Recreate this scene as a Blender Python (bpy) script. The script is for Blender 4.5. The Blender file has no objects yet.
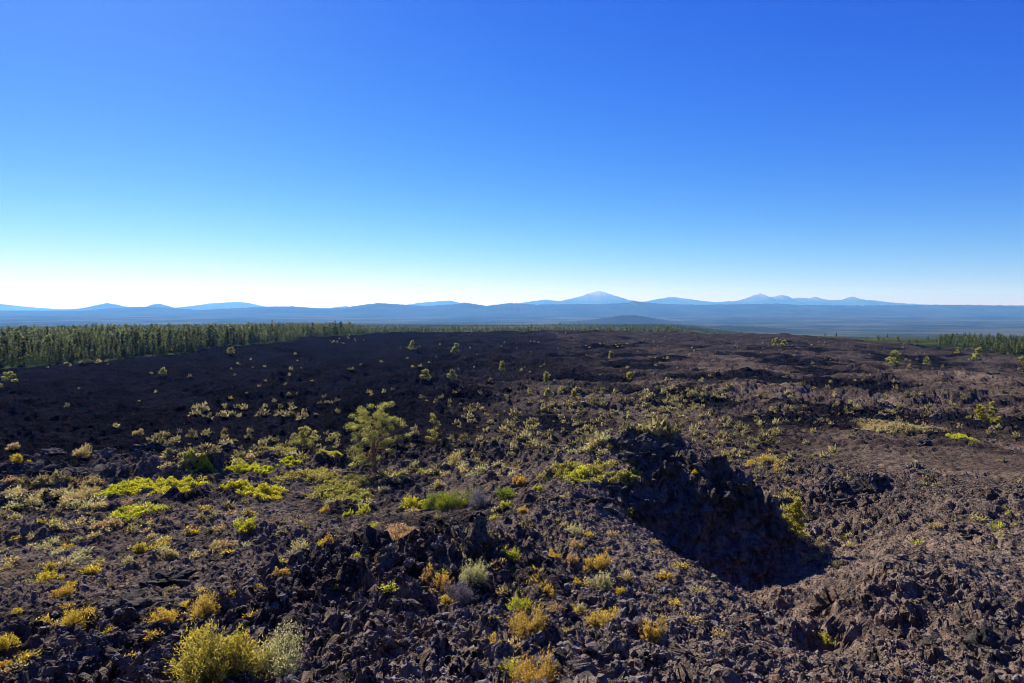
import bpy, bmesh, math, random
import numpy as np

SEED = 11
rng = np.random.default_rng(SEED)
rnd = random.Random(SEED)
scn = bpy.context.scene
COL = scn.collection
F = 683.0            # focal length in pixels (24 mm on a 36 mm wide sensor)
HOR = 308.0          # picture row of the true horizon

# ------------------------------------------------------------------ helpers
def U(a):
    return a.astype(np.int64).astype(np.uint32)

def hsh(ix, iy, seed):
    h = (U(ix) * np.uint32(374761393)) ^ (U(iy) * np.uint32(668265263)) ^ np.uint32((seed * 2246822519) & 0xffffffff)
    h = (h ^ (h >> np.uint32(13))) * np.uint32(1274126177)
    h = (h ^ (h >> np.uint32(15))) * np.uint32(2654435761)
    return h ^ (h >> np.uint32(16))

def h01(h, k=0):
    h = (h ^ np.uint32((k * 0x9E3779B9) & 0xffffffff)) * np.uint32(2246822519)
    h = h ^ (h >> np.uint32(15))
    return (h & np.uint32(0xffffff)).astype(np.float64) / 16777216.0

_ang = np.arange(64) * (2 * math.pi / 64)
_GX, _GY = np.cos(_ang), np.sin(_ang)

def gn(x, y, seed=0):
    x0 = np.floor(x); y0 = np.floor(y)
    fx = x - x0; fy = y - y0
    u = fx * fx * fx * (fx * (fx * 6 - 15) + 10); v = fy * fy * fy * (fy * (fy * 6 - 15) + 10)
    def c(dx, dy):
        g = (hsh(x0 + dx, y0 + dy, seed) & np.uint32(63)).astype(np.int64)
        return _GX[g] * (fx - dx) + _GY[g] * (fy - dy)
    a = c(0, 0); b = c(1, 0); d = c(0, 1); e = c(1, 1)
    return ((a + (b - a) * u) * (1 - v) + (d + (e - d) * u) * v) * 1.5

def fbm(x, y, sc, n=4, seed=0, gain=.5):
    s = 0; a = 1; f = 1.0 / sc
    for i in range(n):
        s = s + a * gn(x * f + 17.3 * i, y * f - 9.1 * i, seed + i); a *= gain; f *= 2.03
    return s

def blocks(x, y, sc, seed, sharp=.22, tilt=1.5):
    """angular broken blocks: each Voronoi cell is a tilted, offset slab with a crack round it"""
    wx = x / sc + .35 * gn(x / sc * 1.3, y / sc * 1.3, seed + 71)
    wy = y / sc + .35 * gn(x / sc * 1.3 + 31, y / sc * 1.3, seed + 72)
    ix = np.floor(wx); iy = np.floor(wy)
    f1 = np.full(x.shape, 9.0); f2 = np.full(x.shape, 9.0)
    hid = np.zeros(x.shape, np.uint32); ddx = np.zeros(x.shape); ddy = np.zeros(x.shape)
    for a in (-1, 0, 1):
        for b in (-1, 0, 1):
            h = hsh(ix + a, iy + b, seed)
            dx = wx - (ix + a + .1 + .8 * h01(h, 1)); dy = wy - (iy + b + .1 + .8 * h01(h, 2))
            d = np.sqrt(dx * dx + dy * dy)
            n = d < f1
            f2 = np.where(n, f1, np.minimum(f2, d)); f1 = np.where(n, d, f1)
            hid = np.where(n, h, hid); ddx = np.where(n, dx, ddx); ddy = np.where(n, dy, ddy)
    e = np.clip((f2 - f1) / sharp, 0, 1)
    e = e * (2 - e)
    hh = (h01(hid, 3) - .5) * .9 + tilt * ((h01(hid, 4) - .5) * ddx + (h01(hid, 5) - .5) * ddy) - .5 * f1 * f1
    return (hh * e - .45 * (1 - e)) * sc

def sstep(a, b, x):
    t = np.clip((x - a) / (b - a), 0, 1)
    return t * t * (3 - 2 * t)

# ------------------------------------------------------------------ the lie of the land
BR = np.array([.3, 3, 5, 9, 14, 20, 30, 50, 75, 100, 150, 200, 300, 450, 700.])
BZ = np.array([-1.7, -2.9, -3.7, -5.0, -6.4, -7.9, -9.8, -12.0, -14.2, -15.5, -17.6, -18.9, -20.3, -20.8, -21.0])

def base_h(x, y):
    r = np.sqrt(y * y + .55 * x * x + .05)
    lr = np.log(r)
    k = 0
    for o in (-.18, -.06, .06, .18):
        k = k + np.interp(lr + o, np.log(BR), BZ)
    return k / 4

def PX(px, py, d):
    return ((px - 512) / F * d, d, (HOR - py) / F * d)

CTRL = [PX(*p) for p in [
    # near flank and its rim
    (560, 520, 24.5), (600, 500, 30), (625, 519, 27.5), (650, 539, 25), (700, 569, 21.5), (745, 600, 19), (800, 632, 16.5), (850, 662, 14),
    (560, 545, 22), (620, 570, 19), (680, 600, 17), (740, 640, 14.5), (520, 500, 31), (480, 520, 27),
    # headland top
    (555, 470, 38), (590, 466, 37), (620, 450, 38), (648, 436, 38.5), (676, 442, 38), (700, 455, 36), (728, 468, 34.6), (752, 484, 33.6), (772, 512, 32.4),
    (690, 470, 34.6), (715, 480, 33.4), (665, 478, 34.2),
    (630, 484, 34), (600, 484, 33.5), (650, 470, 36),
    (560, 486, 33.5),
    # foot of the cliff
    (662, 556, 31), (700, 572, 30.3), (738, 588, 29.8), (772, 590, 29.6),
    # floor of the hollow and out of it
    (812, 578, 28.5), (784, 592, 25.5), (815, 600, 22), (836, 560, 30), (788, 541, 36), (800, 500, 45), (828, 647, 18.2), (836, 622, 21), (842, 600, 24), (838, 674, 15.6),
    # right hand mound
    (866, 608, 17), (872, 585, 20), (882, 564, 23), (868, 642, 14.3), (915, 590, 20.5), (945, 560, 25), (1000, 600, 19.5), (900, 520, 32), (960, 510, 34), (930, 660, 14),
    (870, 475, 50),
]] + [(7.0, 30.4, -11.3), (8.2, 27.5, -12.0), (8.6, 24.0, -11.6), (9.2, 21.8, -10.3), (5.6, 32.2, -9.9),
      (7.5, 45, -11.2), (11, 43.5, -11.7), (14.5, 40, -12.0), (3, 45, -11.2), (15.5, 32, -11.2)]

CTRL = np.array(CTRL)
_top = (CTRL[:, 1] > 32) & (CTRL[:, 1] < 38.2) & (CTRL[:, 0] > 5.5) & (CTRL[:, 0] < 14) & (CTRL[:, 2] > -10.2)
CTRL[_top, 2] += .25
_flo = (CTRL[:, 1] > 20) & (CTRL[:, 1] < 31.5) & (CTRL[:, 0] > 6.5) & (CTRL[:, 0] < 12.6) & (CTRL[:, 2] < -10.4)
CTRL[_flo, 2] += .1
_bank = (CTRL[:, 0] > 8.2) & (CTRL[:, 0] < 12.8) & (CTRL[:, 1] > 14) & (CTRL[:, 1] < 23.5) & (CTRL[:, 2] > -8.75) & (CTRL[:, 0] / CTRL[:, 1] > .50)
CTRL[_bank, 2] += .45
_chan = (CTRL[:, 1] > 15.5) & (CTRL[:, 1] < 24.2) & (CTRL[:, 0] / CTRL[:, 1] > .455) & (CTRL[:, 0] / CTRL[:, 1] < .49)
CTRL[_chan, 2] -= .45
_g = []
for gx in np.arange(-14, 44, 6.0):
    for gy in np.arange(6, 70, 6.0):
        if np.min(np.hypot(CTRL[:, 0] - gx, CTRL[:, 1] - gy)) > 6.5:
            _g.append((gx, gy))
_g = np.array(_g)
CX = np.concatenate([CTRL[:, 0], _g[:, 0]]); CY = np.concatenate([CTRL[:, 1], _g[:, 1]])
CD = np.concatenate([CTRL[:, 2] - base_h(CTRL[:, 0], CTRL[:, 1]), np.zeros(len(_g))])
def _phi(r2):
    return np.sqrt(r2 + .25)
_A = _phi((CX[:, None] - CX) ** 2 + (CY[:, None] - CY) ** 2) - np.eye(len(CX)) * .05
CW = np.linalg.solve(_A, CD)

def ctrl_h(x, y):
    out = np.zeros(x.shape)
    m = (x > -16) & (x < 46) & (y > 4) & (y < 74)
    idx = np.nonzero(m.ravel())[0]
    xf = x.ravel()[idx]; yf = y.ravel()[idx]
    res = np.zeros(len(idx))
    for i in range(0, len(idx), 100000):
        a = xf[i:i + 100000]; b = yf[i:i + 100000]
        res[i:i + 100000] = _phi((a[:, None] - CX) ** 2 + (b[:, None] - CY) ** 2) @ CW
    w = sstep(-16, -8, xf) * sstep(46, 38, xf) * sstep(4, 9, yf) * sstep(74, 62, yf)
    out.ravel()[idx] = res * w
    return out

def px_of(x, y):
    return 512 + F * x / np.maximum(y, 1e-3)

# distance (depth) of the lava field's far edge as a function of bearing
def lava_edge(x, y):
    a = np.arctan2(x, y)
    pts = [(-180, 260), (-60, 230), (-36.9, 285), (-31, 305), (-25, 350), (-20, 430), (-16, 520), (-10, 620), (0, 640), (14, 640),
           (22, 600), (29, 480), (34, 400), (37, 350), (60, 300), (180, 260)]
    e = np.interp(np.degrees(a), [p[0] for p in pts], [p[1] for p in pts])
    return e

def far_h(x, y):
    """ground beyond the lava: a wooded shelf on the left and in the middle, a deep basin further on"""
    r = np.sqrt(x * x + y * y)
    a = np.degrees(np.arctan2(x, y))
    shelf = np.interp(np.log(r), np.log([300, 600, 1000, 2000, 3500, 5200, 9000, 20000, 40000]), [-20.5, -23, -32, -52, -78, -150, -165, -120, -60])
    basin = np.interp(np.log(r), np.log([300, 600, 1000, 2000, 3500, 5200, 9000, 20000, 40000]), [-20.5, -22.5, -46, -92, -140, -165, -165, -120, -60])
    w = sstep(12, 24, a)
    z = shelf * (1 - w) + basin * w
    k = sstep(800, 5000, r)
    return z + k * 12 * fbm(x, y, 2600, 3, 90) + sstep(500, 1500, r) * 3 * fbm(x, y, 600, 2, 95)

def rough_map(x, y):
    """0 = fine cinder slope, 1 = broken blocky lava"""
    d = np.maximum(y, .1); p = px_of(x, y)
    n = fbm(x, y, 7.0, 3, 40)
    r = .42 + .55 * n
    # rough knoll just below the viewpoint, rough band on the left edge of the slope
    r = r + 1.5 * np.exp(-(((x + 2.9) / 3.4) ** 2 + ((y - 18.3) / 3.6) ** 2))
    r = r + .6 * np.exp(-(((x + 7.5) / 3.6) ** 2 + ((y - 13.5) / 1.8) ** 2))
    r = r + .9 * sstep(46, 54, y - .28 * x - 6)
    r = r - .2 * np.exp(-(((x + 14) / 8) ** 2 + ((y - 34) / 9) ** 2))
    r = r + .25 * sstep(7, 11, x) * sstep(60, 40, y) - .95 * np.exp(-(((x - 15) / 6.5) ** 2 + ((y - 22) / 9) ** 2))
    r = r - .7 * np.exp(-(((x - 4.2) / 2.2) ** 2 + ((y - 35.5) / 2.6) ** 2)) - .25 * np.exp(-(((x - 4) / 3) ** 2 + ((y - 20) / 6) ** 2))
    return np.clip(r, .26 + .22 * sstep(38, 50, y), 1.5)

def height(x, y, s=None, detail=True):
    r = np.sqrt(x * x + y * y)
    if s is None:
        s = .002 * r
    h = base_h(x, y) + ctrl_h(x, y)
    # ledge where the brown slope ends on the left; blocks and troughs beyond it
    dl = y - .28 * x - 57 + 2.5 * gn(x / 9, y / 9, 5)
    left = sstep(-11, -20, x)
    h = h + left * (1.0 * np.exp(-(dl / 3.0) ** 2) - 1.7 * sstep(0, 4, dl) * sstep(60, 20, dl))
    hd = np.exp(-((x - 10) / 4.2) ** 2 - ((y - 33.5) / 3.4) ** 2)
    h = h + hd * (.26 * blocks(x, y, 1.9, 141, .15, 1.5) + .2 * blocks(x, y, .7, 142, .2, 1.5))
    bnd = left * np.exp(-((dl - 1.5) / 6.0) ** 2)
    h = h + bnd * (.55 * np.abs(gn(x / 3.4, y / 2.2, 131)) * 2.2 + .14 * blocks(x, y, 2.6, 132, .25, 1.6))
    h = h + .55 * np.exp(-(((x + 3.2) / 2.6) ** 2 + ((y - 19.5) / 2.6) ** 2))
    # swells of the flow
    k = sstep(14, 45, r)
    h = h + k * (.55 * fbm(x, y, 13, 2, 1) + sstep(60, 160, r) * (1.2 * gn(x / 45, y / 30, 3) + 1.3 * gn(x / 110, y / 70, 4)))
    rough = rough_map(x, y) if detail is not None else 0
    ed = lava_edge(x, y)
    fz = sstep(ed - 12, ed + 25, r + 16 * gn(x / 40, y / 40, 77))
    lv = 1 - fz
    if detail is not None:
        def w(sc):
            return np.clip((sc / s - 2.5) / 3.0, 0, 1)
        m = rough * k
        g9 = (1 + .5 * sstep(22, 40, r)) * (1 - .62 * sstep(45, 80, r))
        def lumps(sc, seed):
            return np.abs(gn(x / sc + .2 * gn(x / sc * 2, y / sc * 2, seed + 5), y / sc, seed)) * sc
        g2 = rough * (.35 + .65 * sstep(5, 11, r))
        h = h + lv * w(4.5) * m * g9 * (.10 * blocks(x, y, 4.5, 21, .3, 1.0) + .10 * lumps(3.6, 121))
        h = h + lv * w(1.7) * g2 * g9 * 1.25 * (.09 * blocks(x + .3 * h, y, 1.7, 22) + .34 * lumps(1.5, 122))
        h = h + lv * w(.62) * (.14 + .9 * g2) * g9 * 1.3 * (.12 * blocks(x, y + .4 * h, .62, 23) + .46 * lumps(.7, 123))
        h = h + lv * w(.26) * (.34 + .7 * rough) * g9 * 1.5 * (.42 * blocks(x + .3 * h, y, .26, 24) + .55 * lumps(.33, 124))
        h = h + lv * w(.12) * 1.4 * (.65 * blocks(x, y, .12, 25) + .6 * rough * lumps(.16, 125))
        far = sstep(60, 140, r)
        if np.any(far > 0):
            h = h + lv * far * (2.4 * (np.abs(gn(x / 34 + .3 * gn(x / 20, y / 20, 38), y / 17, 36)) - .35) - 1.1 * sstep(150, 400, r) + sstep(70, 150, r) * 1.2 * np.abs(gn(x / 11, y / 8, 31)) + .5 * np.abs(gn(x / 4.5, y / 4, 37)) + w(2.6) * .13 * (blocks(x, y, 2.6, 33) + 2.0 * np.abs(gn(x / 2.1, y / 2.1, 35))))
            h = h + lv * far * w(1.2) * (.34 * blocks(x, y, 1.2, 39) + .3 * np.abs(gn(x / 1.1, y / 1.1, 40)))
            h = h + lv * far * w(9) * .03 * blocks(x, y, 9, 34)
    m = r > 240
    if np.any(m):
        fh = np.zeros(x.shape); fh[m] = far_h(x[m], y[m])
        h = np.where(m, h * (1 - fz) + fh * fz, h)
    return h

def ray_ground(pts, dmin=6.0, dmax=900.0, detail=True):
    """first hit of the view rays through picture points with the ground -> (x, y, z)"""
    pts = np.array(pts, float)
    n = 700
    d = np.exp(np.linspace(math.log(dmin), math.log(dmax), n))
    kx = (pts[:, 0] - 512) / F; kz = (HOR - pts[:, 1]) / F
    X = kx[:, None] * d; Y = np.broadcast_to(d, X.shape).copy(); Z = kz[:, None] * d
    g = height(X, Y, s=.008 * np.sqrt(X * X + Y * Y), detail=detail)
    below = Z < g
    i = np.argmax(below, axis=1); i = np.where(below.any(axis=1), i, n - 1)
    j = np.arange(len(pts))
    return np.stack([X[j, i], Y[j, i], g[j, i]], 1)

def gz(x, y):
    x = np.atleast_1d(np.asarray(x, float)); y = np.atleast_1d(np.asarray(y, float))
    return height(x, y)

# ------------------------------------------------------------------ mesh building
def mesh_np(name, V, Fc, mat=None, smooth=False, attrs=None):
    V = np.asarray(V, np.float32); Fc = np.asarray(Fc, np.int32)
    me = bpy.data.meshes.new(name)
    k = Fc.shape[1]
    me.vertices.add(len(V)); me.vertices.foreach_set('co', V.ravel())
    me.loops.add(Fc.size); me.loops.foreach_set('vertex_index', Fc.ravel())
    me.polygons.add(len(Fc)); me.polygons.foreach_set('loop_start', np.arange(0, Fc.size, k, dtype=np.int32))
    me.polygons.foreach_set('loop_total', np.full(len(Fc), k, np.int32))
    me.polygons.foreach_set('use_smooth', np.full(len(Fc), smooth, bool))
    me.update(calc_edges=True)
    if attrs:
        for an, av in attrs.items():
            at = me.color_attributes.new(an, 'FLOAT_COLOR', 'POINT')
            at.data.foreach_set('color', np.asarray(av, np.float32).ravel())
    if mat:
        me.materials.append(mat)
    return me

def link(name, data, parent=None, loc=None, rot=None, scale=None):
    o = bpy.data.objects.new(name, data); COL.objects.link(o)
    if parent: o.parent = parent
    if loc is not None: o.location = loc
    if rot is not None: o.rotation_euler = rot
    if scale is not None: o.scale = scale
    return o

def tag(o, label=None, cat=None, group=None, kind=None):
    if label: o['label'] = label
    if cat: o['category'] = cat
    if group: o['group'] = group
    if kind: o['kind'] = kind
    return o

def copy_thing(src, loc, rz, sc, tilt=(0, 0)):
    c = src.copy(); COL.objects.link(c)
    c.location = loc; c.rotation_euler = (tilt[0], tilt[1], rz); c.scale = sc
    for ch in src.children:
        d = ch.copy(); COL.objects.link(d); d.parent = c
    for k in ('label', 'category', 'group', 'kind'):
        if k in c: del c[k]
    return c

# ------------------------------------------------------------------ materials
def nmat(name):
    m = bpy.data.materials.new(name); m.use_nodes = True
    nt = m.node_tree; nt.nodes.clear()
    return m, nt

class NB:
    def __init__(s, nt): s.nt = nt
    def n(s, t, **k):
        nd = s.nt.nodes.new(t)
        for a, v in k.items(): setattr(nd, a, v)
        return nd
    def l(s, a, b): s.nt.links.new(a, b)
    def noise(s, vec, scale, detail=4, rough=.6, dist=0):
        nd = s.n('ShaderNodeTexNoise'); nd.inputs['Scale'].default_value = scale; nd.inputs['Detail'].default_value = detail
        nd.inputs['Roughness'].default_value = rough; nd.inputs['Distortion'].default_value = dist
        s.l(vec, nd.inputs['Vector']); return nd.outputs['Fac']
    def ramp(s, fac, lo, hi):
        nd = s.n('ShaderNodeMapRange'); nd.inputs['From Min'].default_value = lo; nd.inputs['From Max'].default_value = hi
        s.l(fac, nd.inputs['Value']); return nd.outputs['Result']
    def mul(s, a, b, op='MULTIPLY'):
        nd = s.n('ShaderNodeMath', operation=op)
        for i, v in enumerate((a, b)):
            if isinstance(v, (int, float)): nd.inputs[i].default_value = v
            else: s.l(v, nd.inputs[i])
        return nd.outputs[0]
    def mix(s, fac, a, b, blend='MIX'):
        nd = s.n('ShaderNodeMix', data_type='RGBA', blend_type=blend)
        if isinstance(fac, (int, float)): nd.inputs[0].default_value = fac
        else: s.l(fac, nd.inputs[0])
        for i, v in ((6, a), (7, b)):
            if isinstance(v, tuple): nd.inputs[i].default_value = (*v, 1)
            else: s.l(v, nd.inputs[i])
        return nd.outputs[2]

def rock_nodes(b, col_sock_fn, bumps, rough=1.0):
    pr = b.n('ShaderNodeBsdfPrincipled'); out = b.n('ShaderNodeOutputMaterial')
    pr.inputs['Roughness'].default_value = rough
    pr.inputs['Specular IOR Level'].default_value = .0
    b.l(col_sock_fn, pr.inputs['Base Color'])
    prev = None
    for hsock, dist, stg in bumps:
        bp = b.n('ShaderNodeBump'); bp.inputs['Strength'].default_value = min(1.0, stg * 1.3); bp.inputs['Distance'].default_value = dist
        b.l(hsock, bp.inputs['Height'])
        if prev: b.l(prev, bp.inputs['Normal'])
        prev = bp.outputs['Normal']
    if prev: b.l(prev, pr.inputs['Normal'])
    b.l(pr.outputs[0], out.inputs[0])
    return pr

def ground_material():
    m, nt = nmat('lava_ground_material'); b = NB(nt)
    geo = b.n('ShaderNodeNewGeometry'); P = geo.outputs['Position']
    at = b.n('ShaderNodeAttribute', attribute_name='zone'); sp = b.n('ShaderNodeSeparateColor'); b.l(at.outputs['Color'], sp.inputs[0])
    dark, red, litter = sp.outputs[0], sp.outputs[1], sp.outputs[2]
    forest = at.outputs['Alpha']
    n1 = b.noise(P, .35, 5, .6); n2 = b.noise(P, 3.0, 6, .65); n3 = b.noise(P, 14, 4, .7); n0 = b.noise(P, .06, 4, .6)
    brown = b.mix(b.ramp(n2, .35, .68), (.032, .027, .024), (.255, .205, .168))
    redc = b.mix(b.ramp(n2, .35, .65), (.058, .040, .031), (.31, .215, .158))
    c = b.mix(b.mul(red, b.ramp(n1, .35, .65)), brown, redc)
    drk = b.mix(b.ramp(n2, .3, .7), (.0022, .0024, .005), (.014, .0145, .025))
    c = b.mix(dark, c, drk)
    c = b.mix(b.mul(b.ramp(n0, .42, .60), .62), c, b.mix(.55, c, (0, 0, 0)))
    # grey lichen crust on scattered faces
    c = b.mix(b.mul(b.mul(b.ramp(n3, .52, .64), b.ramp(n1, .38, .60)), b.mul(.75, b.mul(dark, .7), 'SUBTRACT')), c, (.27, .26, .255))
    # dry moss and litter
    c = b.mix(b.mul(litter, b.ramp(n3, .42, .60)), c, (.21, .165, .10))
    # oxide stains
    c = b.mix(b.mul(b.mul(b.ramp(b.noise(P, 1.3, 5, .7), .60, .70), red), .8), c, (.25, .12, .055))
    # far woods seen as a carpet of crowns
    vo = b.n('ShaderNodeTexVoronoi'); vo.inputs['Scale'].default_value = .05; b.l(P, vo.inputs['Vector'])
    f1 = b.noise(P, .004, 5, .65); f2 = b.noise(P, .03, 5, .7)
    f4 = b.noise(P, .0011, 4, .6)
    fc = b.mix(b.ramp(f2, .35, .65), (.010, .019, .010), (.042, .054, .026))
    fc = b.mix(b.mul(b.ramp(f4, .46, .60), .75), fc, (.085, .095, .06))
    fc = b.mix(b.ramp(f1, .52, .72), fc, (.07, .075, .045))
    c = b.mix(forest, c, fc)
    cam = b.n('ShaderNodeTexVoronoi'); cam.inputs['Scale'].default_value = 9.0; b.l(P, cam.inputs['Vector'])
    nf = b.mul(1.0, forest, 'SUBTRACT')
    farb = b.noise(P, .9, 5, .7)
    rock_nodes(b, c, [(b.mul(farb, nf), .75, 1.0), (b.mul(n2, nf), .16, .9), (b.mul(n3, nf), .06, .9), (b.mul(b.noise(P, 45, 4, .7), nf), .014, .8), (b.mul(f2, forest), 9.0, .8)])
    return m

def boulder_material():
    m, nt = nmat('lava_rock_material'); b = NB(nt)
    tc = b.n('ShaderNodeTexCoord'); O = tc.outputs['Object']
    geo = b.n('ShaderNodeNewGeometry'); P = geo.outputs['Position']
    oi = b.n('ShaderNodeObjectInfo')
    n2 = b.noise(P, 3.0, 6, .65); n3 = b.noise(P, 14, 4, .7); n1 = b.noise(P, .6, 4, .6)
    c = b.mix(b.ramp(n2, .35, .68), (.030, .028, .028), (.24, .215, .20))
    c = b.mix(b.mul(b.mul(b.ramp(n3, .56, .70), b.ramp(n1, .40, .60)), .6), c, (.21, .20, .19))
    rock_nodes(b, c, [(b.noise(P, 7, 5, .7), .16, .8), (n3, .05, .8), (b.noise(P, 45, 4, .7), .015, .8)])
    return m

def rubble_material():
    m, nt = nmat('lava_rubble_material'); b = NB(nt)
    geo = b.n('ShaderNodeNewGeometry'); P = geo.outputs['Position']
    at = b.n('ShaderNodeAttribute', attribute_name='zone'); sp = b.n('ShaderNodeSeparateColor'); b.l(at.outputs['Color'], sp.inputs[0])
    t = sp.outputs[0]
    c = b.mix(t, (.06, .05, .044), (.34, .275, .225))
    c = b.mix(b.ramp(sp.outputs[1], .80, .95), c, (.22, .12, .075))
    c = b.mix(b.ramp(sp.outputs[2], .60, 1.0), c, (.33, .32, .31))
    n3 = b.noise(P, 22, 4, .7)
    c = b.mix(.5, c, b.mix(b.ramp(n3, .4, .62), (.03, .026, .026), (.15, .12, .105)))
    rock_nodes(b, c, [(n3, .04, .8)])
    return m

def leaf_material(name, low, mid, tip, trans=.42):
    """per-leaf tone comes from the 'tone' attribute; a little light passes through the leaves"""
    m, nt = nmat(name); b = NB(nt)
    at = b.n('ShaderNodeAttribute', attribute_name='tone'); sp = b.n('ShaderNodeSeparateColor'); b.l(at.outputs['Color'], sp.inputs[0])
    oi = b.n('ShaderNodeObjectInfo')
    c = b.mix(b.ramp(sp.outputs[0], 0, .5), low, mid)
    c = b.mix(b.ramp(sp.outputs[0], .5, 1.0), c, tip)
    hs = b.n('ShaderNodeHueSaturation')
    b.l(b.mul(b.mul(oi.outputs['Random'], .022), .483, 'ADD'), hs.inputs['Hue'])
    hs.inputs['Saturation'].default_value = 1.0
    b.l(b.mul(b.mul(sp.outputs[1], .6), .7, 'ADD'), hs.inputs['Value'])
    b.l(c, hs.inputs['Color'])
    df = b.n('ShaderNodeBsdfDiffuse'); tr = b.n('ShaderNodeBsdfTranslucent'); mx = b.n('ShaderNodeMixShader'); out = b.n('ShaderNodeOutputMaterial')
    b.l(hs.outputs[0], df.inputs[0]); b.l(hs.outputs[0], tr.inputs[0]); mx.inputs[0].default_value = trans
    b.l(df.outputs[0], mx.inputs[1]); b.l(tr.outputs[0], mx.inputs[2]); b.l(mx.outputs[0], out.inputs[0])
    return m

def plain_material(name, c1, c2, scale=8, bump=.02):
    m, nt = nmat(name); b = NB(nt)
    tc = b.n('ShaderNodeTexCoord'); n = b.noise(tc.outputs['Object'], scale, 5, .65)
    rock_nodes(b, b.mix(b.ramp(n, .35, .65), c1, c2), [(n, bump, .7)], .9)
    return m

def mountain_material(name, wood, bare, snow=0.0):
    m, nt = nmat(name); b = NB(nt)
    geo = b.n('ShaderNodeNewGeometry'); P = geo.outputs['Position']
    sx = b.n('ShaderNodeSeparateXYZ'); b.l(P, sx.inputs[0])
    n = b.noise(P, .0012, 6, .65)
    zz = b.mul(sx.outputs[2], b.mul(n, 320), 'ADD')
    c = b.mix(b.ramp(n, .38, .62), wood, tuple(v * 1.7 for v in wood))
    c = b.mix(b.ramp(zz, 420, 620), c, bare)
    if snow: c = b.mix(b.mul(b.ramp(zz, 640, 760), snow), c, (.75, .77, .8))
    rock_nodes(b, c, [(n, 60, .8)], .95)
    return m

M_GROUND = ground_material()
M_ROCK = boulder_material()
M_RUB = rubble_material()
L = {
    'yellow': leaf_material('yellow_brush_leaves', (.16, .15, .04), (.42, .34, .05), (.75, .58, .06)),
    'gold':   leaf_material('gold_green_brush_leaves', (.12, .13, .04), (.32, .31, .06), (.60, .52, .07)),
    'lime':   leaf_material('lime_brush_leaves', (.15, .17, .03), (.38, .40, .05), (.66, .64, .06)),
    'orange': leaf_material('orange_brush_leaves', (.19, .14, .05), (.46, .33, .07), (.74, .55, .09)),
    'sage':   leaf_material('sage_leaves', (.19, .19, .11), (.40, .40, .19), (.60, .57, .24)),
    'scrub':  leaf_material('far_scrub_leaves', (.10, .09, .05), (.22, .19, .09), (.36, .32, .14)),
    'dry':    leaf_material('dry_grass_leaves', (.19, .155, .08), (.42, .35, .15), (.62, .53, .20)),
    'rust':   leaf_material('rusty_grass_leaves', (.20, .14, .08), (.42, .30, .14), (.60, .45, .20)),
    'mat':    leaf_material('bright_mat_leaves', (.14, .16, .015), (.42, .44, .03), (.66, .64, .06)),
    'dull':   leaf_material('dull_mat_leaves', (.13, .15, .03), (.30, .30, .06), (.46, .43, .11)),
    'green':  leaf_material('dark_bush_leaves', (.04, .07, .015), (.14, .19, .025), (.34, .38, .04)),
    'grey':   leaf_material('grey_twig_leaves', (.14, .125, .125), (.25, .22, .22), (.36, .33, .31), .1),
}
M_TWIG = plain_material('twig_bark', (.10, .085, .075), (.22, .20, .18), 20)
M_BARK = plain_material('pine_bark', (.14, .075, .045), (.32, .18, .105), 14)
M_BARKF = plain_material('forest_bark', (.06, .045, .035), (.15, .10, .07), 3)
M_NEEDLE = leaf_material('pine_needles', (.13, .14, .04), (.42, .42, .11), (.72, .69, .22), .3)
M_NEEDLEY = leaf_material('young_pine_needles', (.20, .20, .04), (.46, .43, .08), (.68, .62, .12), .35)
M_NEEDLEF = leaf_material('forest_needles', (.04, .055, .022), (.115, .14, .05), (.31, .32, .11), .4)

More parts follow.
